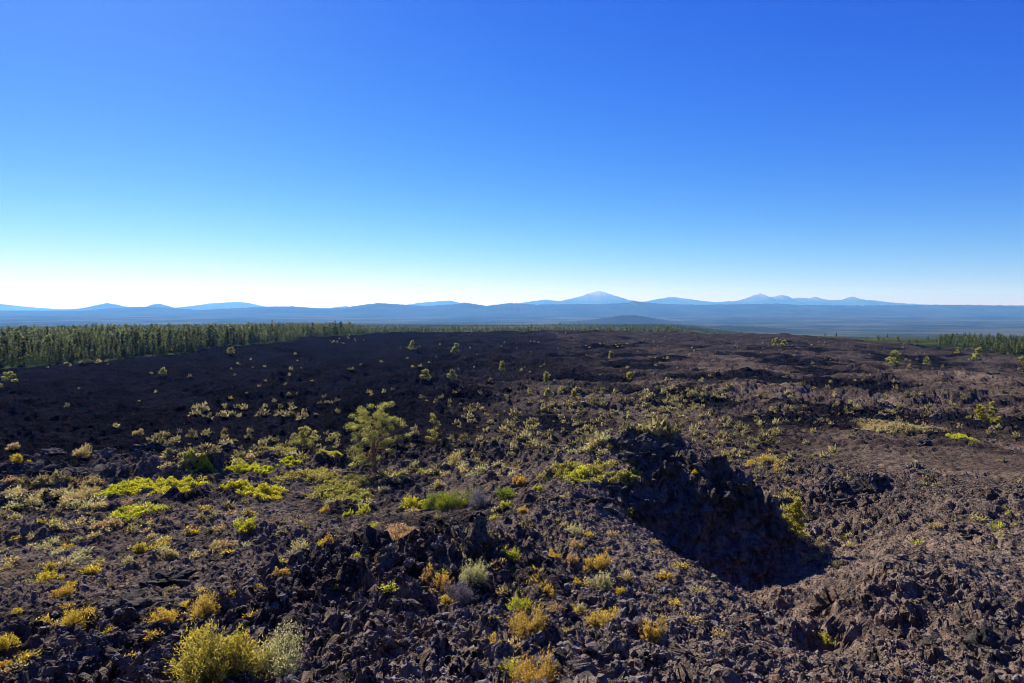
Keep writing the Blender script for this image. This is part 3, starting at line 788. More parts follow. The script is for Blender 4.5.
# brush in the foreground: base x, base y, width, kind, label, options
B = [
    (212, 680, 96, 'gold', 'largest yellow-green brush, at the bottom beside black rock', dict(tall=1.0)),
    (197, 640, 26, 'yellow', 'small yellow brush touching the top left of the largest yellow brush', {}),
    (75, 633, 38, 'yellow', 'ragged yellow brush leaning over a black boulder', {}),
    (90, 618, 18, 'yellow', 'little golden brush joined to the ragged yellow brush', {}),
    (60, 600, 22, 'orange', 'golden clump on the left, above the ragged yellow brush', {}),
    (50, 584, 32, 'yellow', 'wide flat golden clump on the left-hand slope', dict(tall=.6)),
    (49, 574, 16, 'yellow', 'little clump joined behind the wide flat golden clump', {}),
    (17, 616, 13, 'yellow', 'round little yellow brush near the left margin', {}),
    (6, 652, 28, 'yellow', 'tall yellow brush cut by the left margin', dict(tall=1.4)),
    (5, 672, 14, 'orange', 'bright gold tuft low at the left margin', {}),
    (157, 626, 40, 'orange', 'thin yellow and rust brush between black slabs', dict(tall=.7)),
    (205, 620, 38, 'orange', 'gold and orange brush above the largest yellow brush', {}),
    (187, 613, 22, 'yellow', 'pale yellow brush joined left of the gold and orange brush', {}),
    (233, 602, 13, 'yellow', 'small yellow brush at the edge of the rough knoll', {}),
    (141, 554, 17, 'yellow', 'bright yellow round brush in the middle of the left slope', {}),
    (170, 560, 18, 'dry', 'pale straw brush right of the bright yellow round brush', {}),
    (130, 567, 14, 'sage', 'pale grey brush just below the bright yellow round brush', {}),
    (217, 551, 20, 'dry', 'straw brush level with the green bush, further down slope', {}),
    (278, 678, 66, 'sage', 'big pale sagebrush with bare grey twigs at the bottom', dict(twiggy=True, tall=1.2)),
    (300, 556, 24, 'sage', 'grey and yellow sagebrush on the left shoulder of the rough knoll', dict(twiggy=True)),
    (304, 551, 14, 'lime', 'yellow-green top joined to the grey sagebrush on the knoll', {}),
    (328, 546, 15, 'orange', 'neat round ochre brush behind the rough knoll', {}),
    (283, 580, 15, 'orange', 'small orange brush on the knoll left side', {}),
    (259, 592, 13, 'yellow', 'small yellow brush left of the small orange one', {}),
    (356, 562, 13, 'lime', 'tiny yellow-green brush on top of the rough knoll', {}),
    (440, 594, 32, 'orange', 'orange feathery brush left of the grey-green sagebrush', dict(tall=1.3)),
    (447, 609, 17, 'yellow', 'small yellow brush at the foot of the orange feathery brush', dict(tall=1.3)),
    (461, 606, 42, 'grey', 'grey dead-looking brush spread beside the orange feathery brush', dict(twiggy=True)),
    (472, 584, 38, 'sage', 'rounded grey-green sagebrush right of the orange feathery brush', {}),
    (511, 562, 19, 'lime', 'bright yellow-green brush at the top of the gravel slope', {}),
    (497, 652, 18, 'orange', 'ochre brush alone on the rubble near the bottom', {}),
    (382, 646, 9, 'yellow', 'tiny yellow plant on the near rubble below the knoll', {}),
    (348, 681, 11, 'lime', 'tiny yellow-green plant right of the big pale sagebrush', {}),
    (521, 613, 27, 'lime', 'brightest yellow-green brush of the near group', {}),
    (529, 640, 44, 'orange', 'wide gold brush below the brightest yellow-green brush', {}),
    (536, 688, 52, 'orange', 'largest gold brush, at the bottom of the near group', {}),
    (514, 684, 30, 'lime', 'yellow-green brush at the bottom joined to the largest gold brush', {}),
    (600, 592, 28, 'sage', 'pale grey-green sagebrush in the middle of the near gravel', {}),
    (620, 597, 14, 'yellow', 'little yellow brush touching the pale grey-green sagebrush', {}),
    (543, 595, 34, 'orange', 'thin gold brush left of the pale grey-green sagebrush', dict(tall=.6, twiggy=True)),
    (552, 562, 19, 'orange', 'small gold brush among rust-coloured grass', {}),
    (576, 552, 22, 'rust', 'rust-coloured brush behind the gold one', {}),
    (572, 566, 20, 'rust', 'rust-coloured brush between two gold ones', {}),
    (597, 573, 30, 'orange', 'full gold brush above the pale grey-green sagebrush', {}),
    (577, 587, 16, 'yellow', 'small yellow brush left above the pale grey-green sagebrush', {}),
    (582, 618, 18, 'sage', 'small grey-green sagebrush in front of a gold row', {}),
    (597, 630, 27, 'orange', 'gold brush right of the small grey-green sagebrush', {}),
    (614, 623, 30, 'yellow', 'loose yellow brush at the right end of the gold row', dict(tall=.8)),
    (652, 645, 32, 'orange', 'gold brush nearest the hollow with grey twigs behind', {}),
    (640, 630, 18, 'grey', 'grey twigs behind the gold brush nearest the hollow', dict(twiggy=True)),
    (627, 633, 11, 'orange', 'tiny gold brush left of the gold brush nearest the hollow', {}),
    (663, 582, 16, 'orange', 'single gold brush near the rim of the hollow', dict(tall=.8)),
    (640, 659, 8, 'rust', 'tiny rust plant among loose stones', {}),
    (575, 539, 25, 'sage', 'straw-coloured sagebrush at the top of the near gravel', {}),
    (563, 532, 12, 'dry', 'tiny straw tuft left of the straw-coloured sagebrush', {}),
    (520, 488, 16, 'orange', 'gold brush left of the yellow-green mat', {}),
    (538, 494, 12, 'lime', 'pale yellow-green brush below the yellow-green mat', {}),
    (521, 517, 13, 'orange', 'small gold brush on bare lava below the mat', {}),
    (829, 650, 24, 'lime', 'yellow-green plant on the floor of the near gully', dict(tall=.6)),
    (977, 616, 7, 'lime', 'tiny green plant above the dark crevice', {}),
    (697, 477, 17, 'yellow', 'yellow tuft on top of the headland', dict(tall=.6)),
    (714, 477, 13, 'yellow', 'smaller yellow tuft on the headland beside another', {}),
    (628, 519, 15, 'dull', 'small dull green brush on the headland flank', {}),
    (1011, 522, 12, 'lime', 'yellow-green brush on the brown mound at the right margin', {}),
    (244, 533, 27, 'mat', 'bright green upright bush, brightest on the left slope', dict(tall=1.0)),
    (414, 508, 26, 'mat', 'bright green bush at the left end of the dark green thicket', dict(tall=.8)),
    (440, 509, 36, 'green', 'middle bush of the dark green thicket', dict(tall=.8)),
    (458, 510, 38, 'green', 'darkest and largest bush of the dark green thicket', dict(tall=.9)),
    (481, 508, 30, 'grey', 'grey bare brush right of the dark green thicket', dict(twiggy=True)),
    (507, 500, 26, 'green', 'separate dark green bush right of the thicket', dict(tall=.9)),
    (505, 510, 14, 'lime', 'light green bush below the separate dark green bush', {}),
    (453, 468, 22, 'dry', 'upright straw bush right of the lone pine', dict(tall=1.4)),
    (20, 465, 20, 'yellow', 'pale yellow bush on the black ledge at the left', dict(tall=.7)),
    (29, 464, 14, 'yellow', 'yellow bush beside another on the black ledge', dict(tall=.7)),
    (81, 460, 24, 'dry', 'straw bush on the black ledge', {}),
    (13, 451, 14, 'dry', 'small straw bush on the far side of the black ledge', {}),
    (137, 437, 12, 'dry', 'pale bush on the rim of the black flow', {}),
    (400, 537, 50, 'rust', 'wide low patch of rust-coloured grass below the thicket', dict(tall=.35)),
    (325, 515, 13, 'orange', 'small gold brush below the dull green mats', {}),
    (348, 518, 12, 'lime', 'yellow-green brush left of the gold streak', {}),
    (364, 516, 16, 'lime', 'yellow-green brush right of the gold streak', {}),
    (105, 529, 34, 'rust', 'wide rust-coloured patch below the bright green mats', dict(tall=.4)),
    (72, 502, 22, 'rust', 'rusty low brush at the left of the bright green mats', dict(tall=.5)),
]
bh = ray_ground([(b[0], b[1]) for b in B])
for b, h in zip(B, bh):
    place_brush(b[0], b[1], b[2], b[3], b[4], hit=h, **b[5])

# ------------------------------------------------------------------ green mats that follow the ground
def place_mat(px0, px1, py0, py1, kind, label, seed):
    r = np.random.default_rng(seed)
    ray = ray_ground([((px0 + px1) / 2, (py0 + py1) / 2), ((px0 + px1) / 2, py0 + .15 * (py1 - py0)), ((px0 + px1) / 2, py1)], detail=None)
    cx, cy = ray[0][0], ray[0][1]
    wx = (px1 - px0) / F * cy / 2; wy = max(.5, min((ray[1][1] - ray[2][1]) / 2, wx * 1.3))
    n = int(min(14000, 2600 + 520 * wx * wy))
    a = r.uniform(0, 2 * math.pi, n); q = np.sqrt(r.uniform(0, 1, n))
    lob = 1 + .22 * np.sin(3 * a + seed) + .15 * np.sin(5 * a + 2 * seed) + .08 * np.sin(9 * a)
    x = cx + wx * q * lob * np.cos(a); y = cy + wy * q * lob * np.sin(a)
    lump = gn(x / .55, y / .55, seed) + .6 * gn(x / .25, y / .25, seed + 1)
    keep = lump > -.42
    x, y, q, lump = x[keep], y[keep], q[keep], lump[keep]; n = len(x)
    hgt = (.20 + .32 * lump) * np.sqrt(np.clip(1.12 - q, .03, 1)); hgt = np.clip(hgt, .03, .6)
    u = r.uniform(0, 1, n) ** .5
    z = height(x, y) + hgt * u
    d = unit(np.stack([r.normal(0, .8, n), r.normal(0, .8, n), r.uniform(.1, 1.2, n)], -1))
    V, Fc = tris_from(np.stack([x - cx, y - cy, z - ray[0][2]], -1), d, .13 * r.uniform(.6, 1.3, n), .06 * r.uniform(.7, 1.4, n), r)
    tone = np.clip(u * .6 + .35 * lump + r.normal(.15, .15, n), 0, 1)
    T = np.stack([tone, r.uniform(size=n), r.uniform(size=n), np.ones(n)], -1).repeat(3, axis=0)
    o = link('shrub_mat', mesh_np('shrub_mat', V, Fc, L[kind], False, {'tone': T}), None, (cx, cy, ray[0][2]))
    tag(o, label, 'ground shrub', 'low green mats of shrub on the left slope')
MATS = [
    (100, 128, 492, 503, 'mat', 'left end of the longest bright green mat'),
    (124, 162, 482, 501, 'mat', 'middle of the longest bright green mat'),
    (152, 200, 482, 501, 'mat', 'right end of the longest bright green mat'),
    (117, 160, 509, 525, 'mat', 'brightest green mat, nearest on the left slope'),
    (182, 213, 468, 479, 'mat', 'thin green mat just beyond the longest bright one'),
    (223, 258, 468, 479, 'mat', 'green mat behind, between the juniper and the longest bright mat'),
    (226, 250, 484, 498, 'mat', 'small green mat above the bright green upright bush'),
    (246, 284, 490, 506, 'mat', 'green mat right above the bright green upright bush'),
    (256, 275, 470, 482, 'mat', 'small green mat left of the dull mats'),
    (280, 299, 464, 473, 'mat', 'tiny green mat below the juniper'),
    (304, 341, 450, 468, 'mat', 'green mat between the juniper and the lone pine'),
    (262, 296, 449, 458, 'dull', 'dull green mat left below the juniper'),
    (280, 338, 472, 488, 'dull', 'long dull olive mat below the juniper'),
    (315, 370, 485, 507, 'dull', 'broad olive mat below the lone pine'),
    (348, 372, 496, 508, 'dull', 'lower right end of the broad olive mat'),
    (548, 612, 467, 488, 'dull', 'broad yellow-green mat on the back of the headland'),
    (565, 590, 474, 486, 'mat', 'bright heart of the broad yellow-green mat on the headland'),
    (608, 646, 475, 494, 'dull', 'narrow mat running down the headland flank'),
    (860, 925, 423, 432, 'dry', 'long pale straw mat on the brown flow at the right'),
    (948, 974, 434, 441, 'mat', 'small green mat right of the long straw mat'),
]
for i, m_ in enumerate(MATS):
    place_mat(*m_[:6], 500 + i)

# ------------------------------------------------------------------ scattered tufts
TUFT = {}
for kind in ('dry', 'sage', 'yellow', 'orange', 'dull', 'lime', 'rust'):
    for v in range(3):
        V, Fc, T = tuft_shape(40 + v * 3 + len(kind), 230, .13, .028)
        TUFT[kind, v] = mesh_np('brush_tuft', V, Fc, L[kind], False, {'tone': T})
# regions of the photograph where tufts grow: x0, x1, y0, y1, count, size in metres, kinds, label
REG = [
    (8, 105, 482, 512, 64, .65, ('dry', 'sage', 'rust', 'dry'), 'pale straw tuft among many on the slope left of the green mats'),
    (0, 100, 512, 575, 26, .50, ('dry', 'yellow', 'sage'), 'small tuft on open cinders below the straw-covered left slope'),
    (105, 260, 505, 560, 36, .50, ('dry', 'sage', 'rust', 'yellow'), 'small pale tuft on cinders below the bright green mats'),
    (0, 260, 575, 675, 20, .30, ('yellow', 'orange', 'dry'), 'tiny yellow tuft among the black slabs at the lower left'),
    (150, 260, 432, 470, 46, .75, ('dry', 'sage', 'dry'), 'straw tuft along the crest behind the longest green mat'),
    (255, 350, 436, 462, 22, .7, ('dry', 'dull', 'sage'), 'dull tuft around the juniper'),
    (380, 520, 420, 480, 88, .7, ('dry', 'sage', 'dull', 'dry'), 'straw tuft in the dotted field right of the lone pine'),
    (330, 440, 465, 515, 18, .55, ('dry', 'sage', 'lime'), 'pale tuft around the foot of the lone pine'),
    (505, 612, 424, 456, 62, .75, ('dry', 'sage', 'yellow', 'dry'), 'straw tuft in the field behind the headland'),
    (260, 520, 515, 600, 22, .35, ('dry', 'rust', 'lime'), 'tiny tuft on the dark lava round the rough knoll'),
    (480, 720, 500, 660, 28, .30, ('rust', 'orange', 'dry'), 'tiny rusty tuft on the near gravel slope'),
    (690, 780, 425, 470, 56, .8, ('dry', 'yellow', 'dry'), 'pale tuft in the band running down behind the headland'),
    (745, 800, 470, 520, 20, .6, ('orange', 'dry', 'yellow'), 'gold tuft on the brown slope above the young pine'),
    (790, 850, 540, 570, 8, .4, ('yellow', 'dry'), 'small yellow tuft near the young pine'),
    (800, 1020, 440, 560, 24, .45, ('dry', 'lime', 'dry'), 'small pale tuft on the wide brown mound'),
    (770, 1020, 405, 440, 30, .8, ('dry', 'dull'), 'pale tuft on the brown flow before the pair of pines'),
]
allp = []
for ri, (x0, x1, y0, y1, n, sz, kinds, lab) in enumerate(REG):
    pts = []
    while len(pts) < n * 1.7:
        px = rnd.uniform(x0, x1); py = rnd.uniform(y0, y1)
        v = float(gn(np.array([px / 34.0]), np.array([py / 9.0]), 200 + ri)[0])
        if v > rnd.uniform(-.5, .25): pts.append((px, py))
    for (px, py), h in zip(pts, ray_ground(pts)):
        if (340 < px < 412 and 400 < py < 474) or (416 < px < 450 and 405 < py < 453): continue
        if 5.5 < h[0] < 15 and 32 < h[1] < 40: continue
        s = sz * rnd.uniform(.75, 1.6)
        allp.append((s * F / h[1], h, s, rnd.choice(kinds), lab, ri))
allp.sort(key=lambda a: -a[0])
rest = allp[290:]
for wpx, h, s, kind, lab, ri in allp[:290]:
    o = link('brush_tuft', TUFT[kind, rnd.randrange(3)], None, (h[0], h[1], h[2] + .03 * s), (0, 0, rnd.uniform(0, 6.28)), (s * rnd.uniform(.9, 1.3), s * rnd.uniform(.9, 1.3), s * rnd.uniform(.7, 1.05)))
    tag(o, lab, 'tuft', lab.replace('tuft', 'tufts'))

# distant scrub: thousands of dots of dry brush over the middle and far flow, one object of stuff
def build_scrub():
    r = np.random.default_rng(77)
    V0, F0, T0 = tuft_shape(4, 34, .30, .10)
    V1, F1, T1 = tuft_shape(9, 34, .30, .10)
    P = [np.array(h) for _, h, *_ in rest]; S = [a[2] for a in rest]; K = [a[3] for a in rest]
    # picture boxes: x0 x1 y0 y1 n size
    boxes = [(190, 300, 408, 420, 60, 1.0), (230, 560, 352, 420, 170, .9), (330, 380, 336, 346, 30, 1.1), (380, 420, 346, 352, 16, 1.0), (540, 680, 388, 420, 200, .95), (560, 900, 345, 425, 320, .9),
             (668, 706, 392, 412, 130, 1.0), (700, 740, 388, 400, 50, 1.0), (880, 1024, 345, 420, 160, .9), (60, 110, 362, 368, 16, 1.4), (0, 200, 365, 430, 22, .8), (255, 620, 395, 425, 190, .8), (620, 780, 405, 440, 120, .7),
             (850, 925, 423, 437, 110, .7), (780, 840, 452, 464, 40, .6), (430, 700, 334, 350, 90, .9), (700, 900, 336, 350, 60, .9), (610, 760, 410, 470, 70, .6)]
    pts, sz = [], []
    for bi, (x0, x1, y0, y1, n, s) in enumerate(boxes):
        c = 0
        while c < n * .45:
            px, py = r.uniform(x0, x1), r.uniform(y0, y1)
            v = float(gn(np.array([px / 40]), np.array([py / 6]), 300 + bi)[0]) + .5 * float(gn(np.array([px / 14]), np.array([py / 3]), 330 + bi)[0])
            if (340 < px < 412 and 400 < py < 474) or (414 < px < 452 and 408 < py < 453): c += .5; continue
            if v > r.uniform(-.35, .35): pts.append((px, py)); sz.append(s * r.uniform(.6, 1.6)); c += 1
    H = ray_ground(pts)
    P = np.concatenate([np.array(P), H]) if P else H
    S = np.array(S + sz); n = len(S)
    which = r.integers(0, 2, n)
    size = S[:, None] * r.uniform(.8, 1.3, (n, 3)); size[:, 2] *= 1.25
    V, Fc, own = merge_inst([V0, V1], [F0, F1], which, P, size, r.uniform(0, 6.28, n))
    tb = r.uniform(0, 1, n)
    T = np.stack([np.clip(np.repeat(r.uniform(.3, 1, len(V) // 3), 3) * .6 + tb[own] * .4, 0, 1), tb[own], tb[own], np.ones(len(V))], -1)
    o = link('distant_scrub', mesh_np('distant_scrub', V, Fc, L['scrub'], False, {'tone': T}))
    tag(o, 'dry brush dotted over the far lava flow', 'scrub', None, 'stuff')
build_scrub()

# ------------------------------------------------------------------ boulders
G1 = 'dark crags crowning the headland'; G2 = 'black crags on the brown flow right of the hollow'; G3 = 'black slabs at the lower left'
G4 = 'black blocks of the ledge at the left'; G5 = 'crags round the crevice at the lower right'
BO = [  # base x, base y, width, height factor, label, group
    (617, 449, 17, .9, 'single dark block left of the headland crest', G1),
    (652, 470, 52, .75, 'rounded dark crag forming the crest of the headland', G1),
    (690, 474, 36, .7, 'dark crag right of and below the crest crag', G1),
    (668, 486, 34, .9, 'crag on the headland face below the crest crag', G1),
    (735, 500, 46, .9, 'big grey-patched crag on the headland right end', G1),
    (756, 522, 40, 1.1, 'dark crag at the headland outer corner', G1),
    (716, 484, 40, .8, 'crag filling the saddle between the crest crag and the right end', G1),
    (776, 548, 30, 1.0, 'lowest crag at the foot of the headland outer corner', G1),
    (705, 520, 34, 1.1, 'crag beside the black cleft of the cliff', G1),
    (640, 520, 30, .7, 'slab on the near side of the black cleft', G1),
    (600, 512, 44, .45, 'long dark slab across the headland neck', G1),
    (620, 496, 28, .6, 'dark slab just above the long slab of the neck', G1),
    (835, 497, 42, .75, 'left and larger of two black crags', G2),
    (876, 496, 46, .7, 'right-hand of two black crags', G2),
    (813, 500, 22, .6, 'small block left of two black crags', G2),
    (900, 500, 24, .5, 'low block right of two black crags', G2),
    (850, 508, 28, .5, 'low block in front of two black crags', G2),
    (926, 447, 20, .6, 'black block on the brown flow below the pair of pines', G2),
    (912, 470, 26, .4, 'flat dark block midway between two black crags and the pines', G2),
    (885, 422, 22, .6, 'dark block behind the straw mat', G2),
    (939, 419, 14, .6, 'dark block left of the pair of pines', G2),
    (975, 540, 32, .5, 'dark block on the brown mound top', G2),
    (995, 500, 28, .35, 'flat block on the brown mound by the right margin', G2),
    (491, 484, 20, .8, 'dark round boulder above the separate dark green bush', None),
    (86, 634, 26, .9, 'black boulder under the ragged yellow brush', G3),
    (160, 590, 60, .45, 'long slanting black slab pointing up the slope', G3),
    (130, 615, 70, .4, 'broken black slab below the long slanting slab', G3),
    (140, 652, 66, .5, 'broad grey-topped slab left of the largest yellow brush', G3),
    (182, 668, 26, .9, 'black boulder against the largest yellow brush', G3),
    (110, 668, 50, .5, 'low slab below the broad grey-topped slab', G3),
    (245, 612, 18, .9, 'black block right of the gold and orange brush', G3),
    (30, 682, 60, .45, 'low slab at the bottom left margin', G3),
    (315, 680, 36, .8, 'rounded black boulder right of the big pale sagebrush', G3),
    (150, 455, 46, .45, 'largest block of the left-hand ledge', G4),
    (100, 462, 40, .4, 'block of the ledge beside the straw bush', G4),
    (45, 460, 40, .4, 'block of the ledge behind the pale yellow bush', G4),
    (30, 478, 50, .4, 'broad block at the near side of the left-hand ledge', G4),
    (110, 478, 46, .4, 'flat block at the near side of the ledge, before the green mats', G4),
    (190, 460, 38, .4, 'block near the right end of the left-hand ledge', G4),
    (75, 478, 36, .4, 'middle block at the near side of the left-hand ledge', G4),
    (5, 492, 30, .5, 'block of the ledge at the left margin', G4),
    (225, 452, 30, .4, 'last block of the ledge before the juniper', G4),
    (350, 600, 52, .7, 'biggest clinker mass of the rough knoll', None),
    (300, 580, 44, .6, 'clinker mass at the left of the rough knoll', None),
    (400, 590, 44, .6, 'clinker mass at the right of the rough knoll', None),
    (330, 630, 48, .55, 'clinker mass on the near side of the rough knoll', None),
    (1000, 668, 66, .8, 'big grey crag beside the dark crevice', G5),
    (975, 640, 40, .8, 'crag over the dark crevice', G5),
    (1022, 640, 30, .9, 'crag at the right margin above the crevice', G5),
    (940, 650, 34, .6, 'crag left of the dark crevice', G5),
    (1010, 610, 36, .5, 'flat crag behind the dark crevice', G5),
    (555, 662, 15, .8, 'black stone right of the largest gold brush', None),
    (540, 645, 16, .8, 'black stone below the wide gold brush', None),
    (463, 660, 20, .8, 'dark stone left of the ochre brush', None),
    (585, 660, 12, .8, 'dark stone on the near rubble beneath the gold row', None),
    (745, 634, 14, .8, 'dark stone on the rubble rim of the hollow', None),
    (596, 655, 11, .9, 'pale-topped stone beside the dark stone beneath the gold row', None),
]
hb = ray_ground([(b[0], b[1]) for b in BO], detail=None)
for i, (b, h) in enumerate(zip(BO, hb)):
    s = b[2] / F * h[1] * .5
    hz = s * b[3] * (1.35 if b[5] == G1 else 1.35)
    if b[5] == G1: s *= 1.1
    o = link('lava_boulder', BOULD[i % 7], None, (h[0], h[1] + s * .25, h[2] + hz * (.38 if b[5] == G1 else .22)), (rnd.uniform(-.25, .25), rnd.uniform(-.25, .25), rnd.uniform(0, 6.28)), (s * rnd.uniform(.95, 1.1), s * rnd.uniform(.8, 1.05), hz))
    tag(o, b[4], 'rock', b[5])

# ------------------------------------------------------------------ woods beyond the lava
FT = []
for v in range(6):
    FT.append(conifer('conifer_tree', 2000 + v, 1.0, (.26 + .05 * (v % 3)), M_NEEDLEF, M_BARKF, clumps=24, per=13, leaf=.09, wid=.05, crown0=.14 + .04 * (v % 3), cone=1.25 - .15 * (v % 2), gappy=.15, trunk_r=.012))

def mesh_arrays(me):
    V = np.zeros(len(me.vertices) * 3, np.float32); me.vertices.foreach_get('co', V)
    n = len(me.polygons); k = len(me.polygons[0].vertices)
    Fc = np.zeros(len(me.loops), np.int32); me.loops.foreach_get('vertex_index', Fc)
    return V.reshape(-1, 3).astype(float), Fc.reshape(n, k)

def build_forest():
    r = np.random.default_rng(8)
    # candidates in rings
    xs, ys = [], []
    for (ra, rb, n) in ((280, 420, 8000), (420, 700, 13000), (700, 1300, 15000), (1300, 2600, 15000)):
        a = np.radians(r.uniform(-46, 46, n)); d = np.sqrt(r.uniform(ra * ra, rb * rb, n))
        xs.append(d * np.sin(a)); ys.append(d * np.cos(a))
    x = np.concatenate(xs); y = np.concatenate(ys)
    rr = np.hypot(x, y); ang = np.degrees(np.arctan2(x, y)); ed = lava_edge(x, y)
    inside = (rr + 16 * gn(x / 40, y / 40, 77)) > ed + 6
    clear = fbm(x, y, 90, 3, 66)
    dens = np.where(ang < -14, 1.0, np.where(ang < -9, .5, np.where(ang < 14, .22, np.where(ang > 32, .85, .02))))
    keep = inside & (r.uniform(size=len(x)) < dens * sstep(-.75, -.2, clear + .3))
    x, y, rr, ang, ed = x[keep], y[keep], rr[keep], ang[keep], ed[keep]
    H = np.clip(5.6 * np.exp(r.normal(-.02, .30, len(x))), 2.2, 11) * np.where(ang > 16, .6, np.where(ang < -13, 1.0, .68)) * (1 + .2 * fbm(x, y, 60, 2, 67))
    z = height(x, y)
    px = px_of(x, y)
    # how much of each shows: height in the picture, only the front ranks of the wood
    score = H / y * np.clip(1.2 - (rr - ed) / 130, .02, 1) * ((px > -5) & (px < 1030))
    order = np.argsort(-score)
    ind = order[:270]; others = order[270:]
    lab = {0: ('conifer in the front rank of the left-hand wood', 'conifers along the edge of the left-hand wood'),
           1: ('small conifer where the wood thins out in the middle', 'conifers along the thin middle wood'),
           2: ('small conifer at the edge of the right-hand wood', 'conifers along the edge of the right-hand wood')}
    protos = []
    for v, (tm, lm, cm) in enumerate(FT):
        protos.append((tm, cm))
    for j, i in enumerate(ind):
        v = int(r.integers(0, 6)); h = float(H[i])
        o = link('conifer_tree', None, None, (float(x[i]), float(y[i]), float(z[i]) - .2), (0, 0, float(r.uniform(0, 6.28))), (h, h, h))
        l = lab[0 if ang[i] < -13 else (1 if ang[i] < 20 else 2)]
        tag(o, l[0], 'conifer', l[1])
        link('trunk', protos[v][0], o); link('crown', protos[v][1], o)
    # the rest of the wood: one object (crowns and trunks together)
    near = others[rr[others] < 700]; far = others[rr[others] >= 700]
    Vs, Fs, Ts, base = [], [], [], 0
    for grp, nl in ((near, 110), (far, 34)):
        var, fac, tones = [], [], []
        for v, (tm, lm, cm) in enumerate(FT):
            V, Fc = mesh_arrays(cm)
            n = len(Fc); pick = np.sort(np.random.default_rng(v).choice(n, min(nl, n), replace=False))
            P = V.reshape(-1, 3, 3)[pick]; c = P.mean(1, keepdims=True); k = math.sqrt(n / len(pick)) * .75
            P = c + (P - c) * k
            # trunk as two crossed thin slivers
            tk = np.array([[[-.02, 0, 0], [.02, 0, 0], [0, 0, .9]], [[0, -.02, 0], [0, .02, 0], [0, 0, .9]]])
            P = np.concatenate([P, tk]); var.append(P.reshape(-1, 3)); fac.append(np.arange(len(P) * 3).reshape(-1, 3))
        pos = np.stack([x[grp], y[grp], z[grp] - .2], -1); hh = H[grp]
        V, Fc, own = merge_inst(var, fac, r.integers(0, 6, len(grp)), pos, hh[:, None] * np.ones((1, 3)), r.uniform(0, 6.28, len(grp)))
        tt = r.normal(0, .14, len(grp)); n = len(V) // 3
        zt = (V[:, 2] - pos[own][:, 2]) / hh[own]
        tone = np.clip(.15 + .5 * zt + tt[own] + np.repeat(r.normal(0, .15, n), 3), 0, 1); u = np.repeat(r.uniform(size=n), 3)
        T = np.stack([tone, u, u, np.ones(len(V))], -1)
        Vs.append(V); Fs.append(Fc + base); Ts.append(T); base += len(V)
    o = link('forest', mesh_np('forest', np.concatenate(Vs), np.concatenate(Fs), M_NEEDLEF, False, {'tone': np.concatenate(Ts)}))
    tag(o, 'conifer wood reaching away behind its front trees', 'forest', None, 'stuff')
    print('forest', len(near), len(far))
build_forest()

# ------------------------------------------------------------------ haze
def build_haze():
    x0, x1, y0, y1, z0, z1 = -34500, 34500, -34500, 34500, -200, 900
    V = [(a, b, c) for a in (x0, x1) for b in (y0, y1) for c in (z0, z1)]
    Fc = [(0, 1, 3, 2), (4, 6, 7, 5), (0, 4, 5, 1), (2, 3, 7, 6), (0, 2, 6, 4), (1, 5, 7, 3)]
    m, nt = nmat('haze_air'); b = NB(nt)
    pv = b.n('ShaderNodeVolumePrincipled'); out = b.n('ShaderNodeOutputMaterial')
    pv.inputs['Color'].default_value = (.09, .33, 1.0, 1); pv.inputs['Absorption Color'].default_value = (1, 1, 1, 1)
    pv.inputs['Density'].default_value = HAZE
    pv.inputs['Anisotropy'].default_value = .2
    b.l(pv.outputs[0], out.inputs['Volume'])
    o = link('haze', mesh_np('haze', V, Fc, m))
    tag(o, 'thin blue haze over the far plain', 'haze', None, 'stuff')
HAZE = 5.5e-5
build_haze()

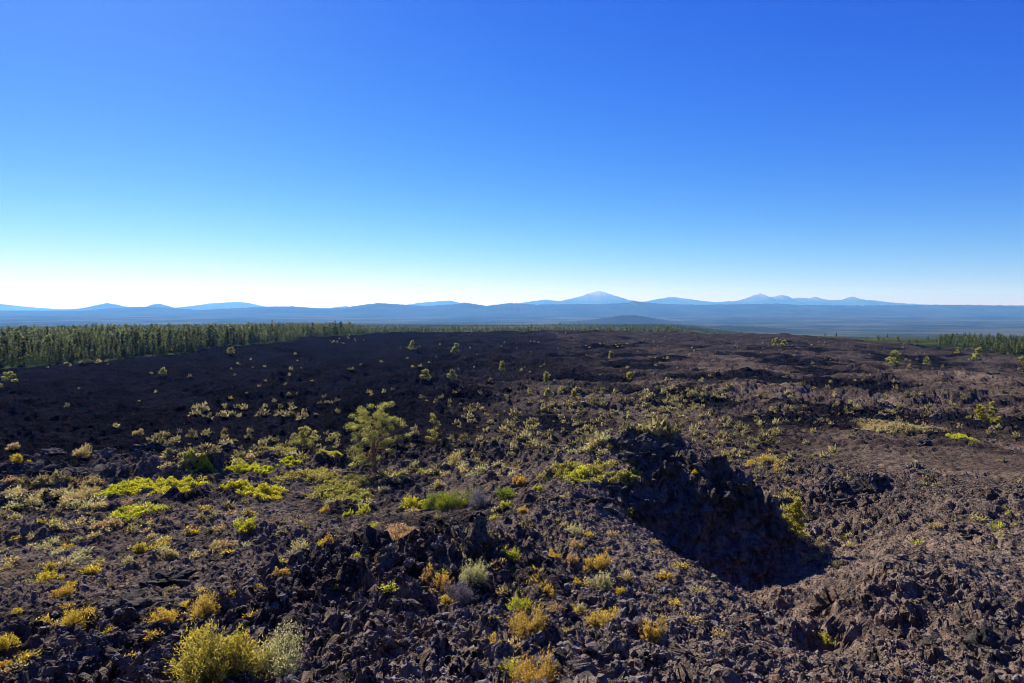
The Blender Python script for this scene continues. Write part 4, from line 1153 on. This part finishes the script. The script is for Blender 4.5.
# ------------------------------------------------------------------ light, sky, camera
SUN_AZ, SUN_EL = math.radians(-33), math.radians(36)     # azimuth from +Y, towards -X
w = bpy.data.worlds.new('World'); scn.world = w; w.use_nodes = True
nt = w.node_tree; nt.nodes.clear(); b = NB(nt)
sky = b.n('ShaderNodeTexSky', sky_type='NISHITA'); sky.sun_disc = False
sky.sun_elevation = SUN_EL; sky.sun_rotation = SUN_AZ
sky.altitude = 1500; sky.air_density = 1.0; sky.dust_density = .35; sky.ozone_density = 3.0
bg = b.n('ShaderNodeBackground'); bg.inputs['Strength'].default_value = .057
hs = b.n('ShaderNodeHueSaturation'); hs.inputs['Saturation'].default_value = 1.12
out = b.n('ShaderNodeOutputWorld')
gm = b.n('ShaderNodeGamma'); gm.inputs['Gamma'].default_value = 1.18
b.l(sky.outputs[0], gm.inputs[0]); tn = b.mix(1.0, gm.outputs[0], (.92, .94, 1.22), 'MULTIPLY'); b.l(tn, hs.inputs['Color'])
EXPO, STR = 1.1, .054
sc_ = b.n('ShaderNodeSeparateColor'); cc_ = b.n('ShaderNodeCombineColor'); b.l(hs.outputs[0], sc_.inputs[0])
for i_, (a_, g_) in enumerate(((.84, 1.30), (.78, 1.16), (.96, .60))):
    q_ = b.mul(b.mul(b.mul(sc_.outputs[i_], .090), g_, 'POWER'), a_)
    q_ = b.mul(q_, b.mul(b.mul(b.mul(q_, 6.0, 'POWER'), 1.0, 'ADD'), 1 / 6, 'POWER'), 'DIVIDE')
    b.l(b.mul(q_, 1 / (STR * 2 ** EXPO)), cc_.inputs[i_]); b.l(cc_.outputs[0], bg.inputs[0]); bg.inputs['Strength'].default_value = STR; b.l(bg.outputs[0], out.inputs[0])

sd = bpy.data.lights.new('sun', 'SUN'); sd.energy = 5.0; sd.angle = math.radians(.53); sd.color = (1, .91, .78)
so = bpy.data.objects.new('sun', sd); COL.objects.link(so)
ce = math.cos(SUN_EL)
from mathutils import Vector
dv = Vector((math.sin(SUN_AZ) * ce, math.cos(SUN_AZ) * ce, math.sin(SUN_EL)))
so.rotation_euler = dv.to_track_quat('Z', 'Y').to_euler(); so.location = dv * 200

cd = bpy.data.cameras.new('camera'); cam = bpy.data.objects.new('camera', cd); COL.objects.link(cam)
cd.sensor_width = 36; cd.lens = 24.0117; cd.clip_start = .1; cd.clip_end = 120000
cd.shift_y = -(341.5 - HOR) / 1024.0
cam.location = (0, 0, 0); cam.rotation_euler = (math.radians(90), 0, 0)
scn.camera = cam
scn.view_settings.view_transform = 'Standard'; scn.view_settings.look = 'None'; scn.view_settings.exposure = EXPO; scn.view_settings.gamma = 1
scn.cycles.max_bounces = 5; scn.cycles.volume_bounces = 0; scn.cycles.transparent_max_bounces = 4
scn.cycles.use_denoising = True; scn.cycles.denoising_prefilter = 'ACCURATE'
scn.cycles.pixel_filter_type = 'BLACKMAN_HARRIS'; scn.cycles.filter_width = .9
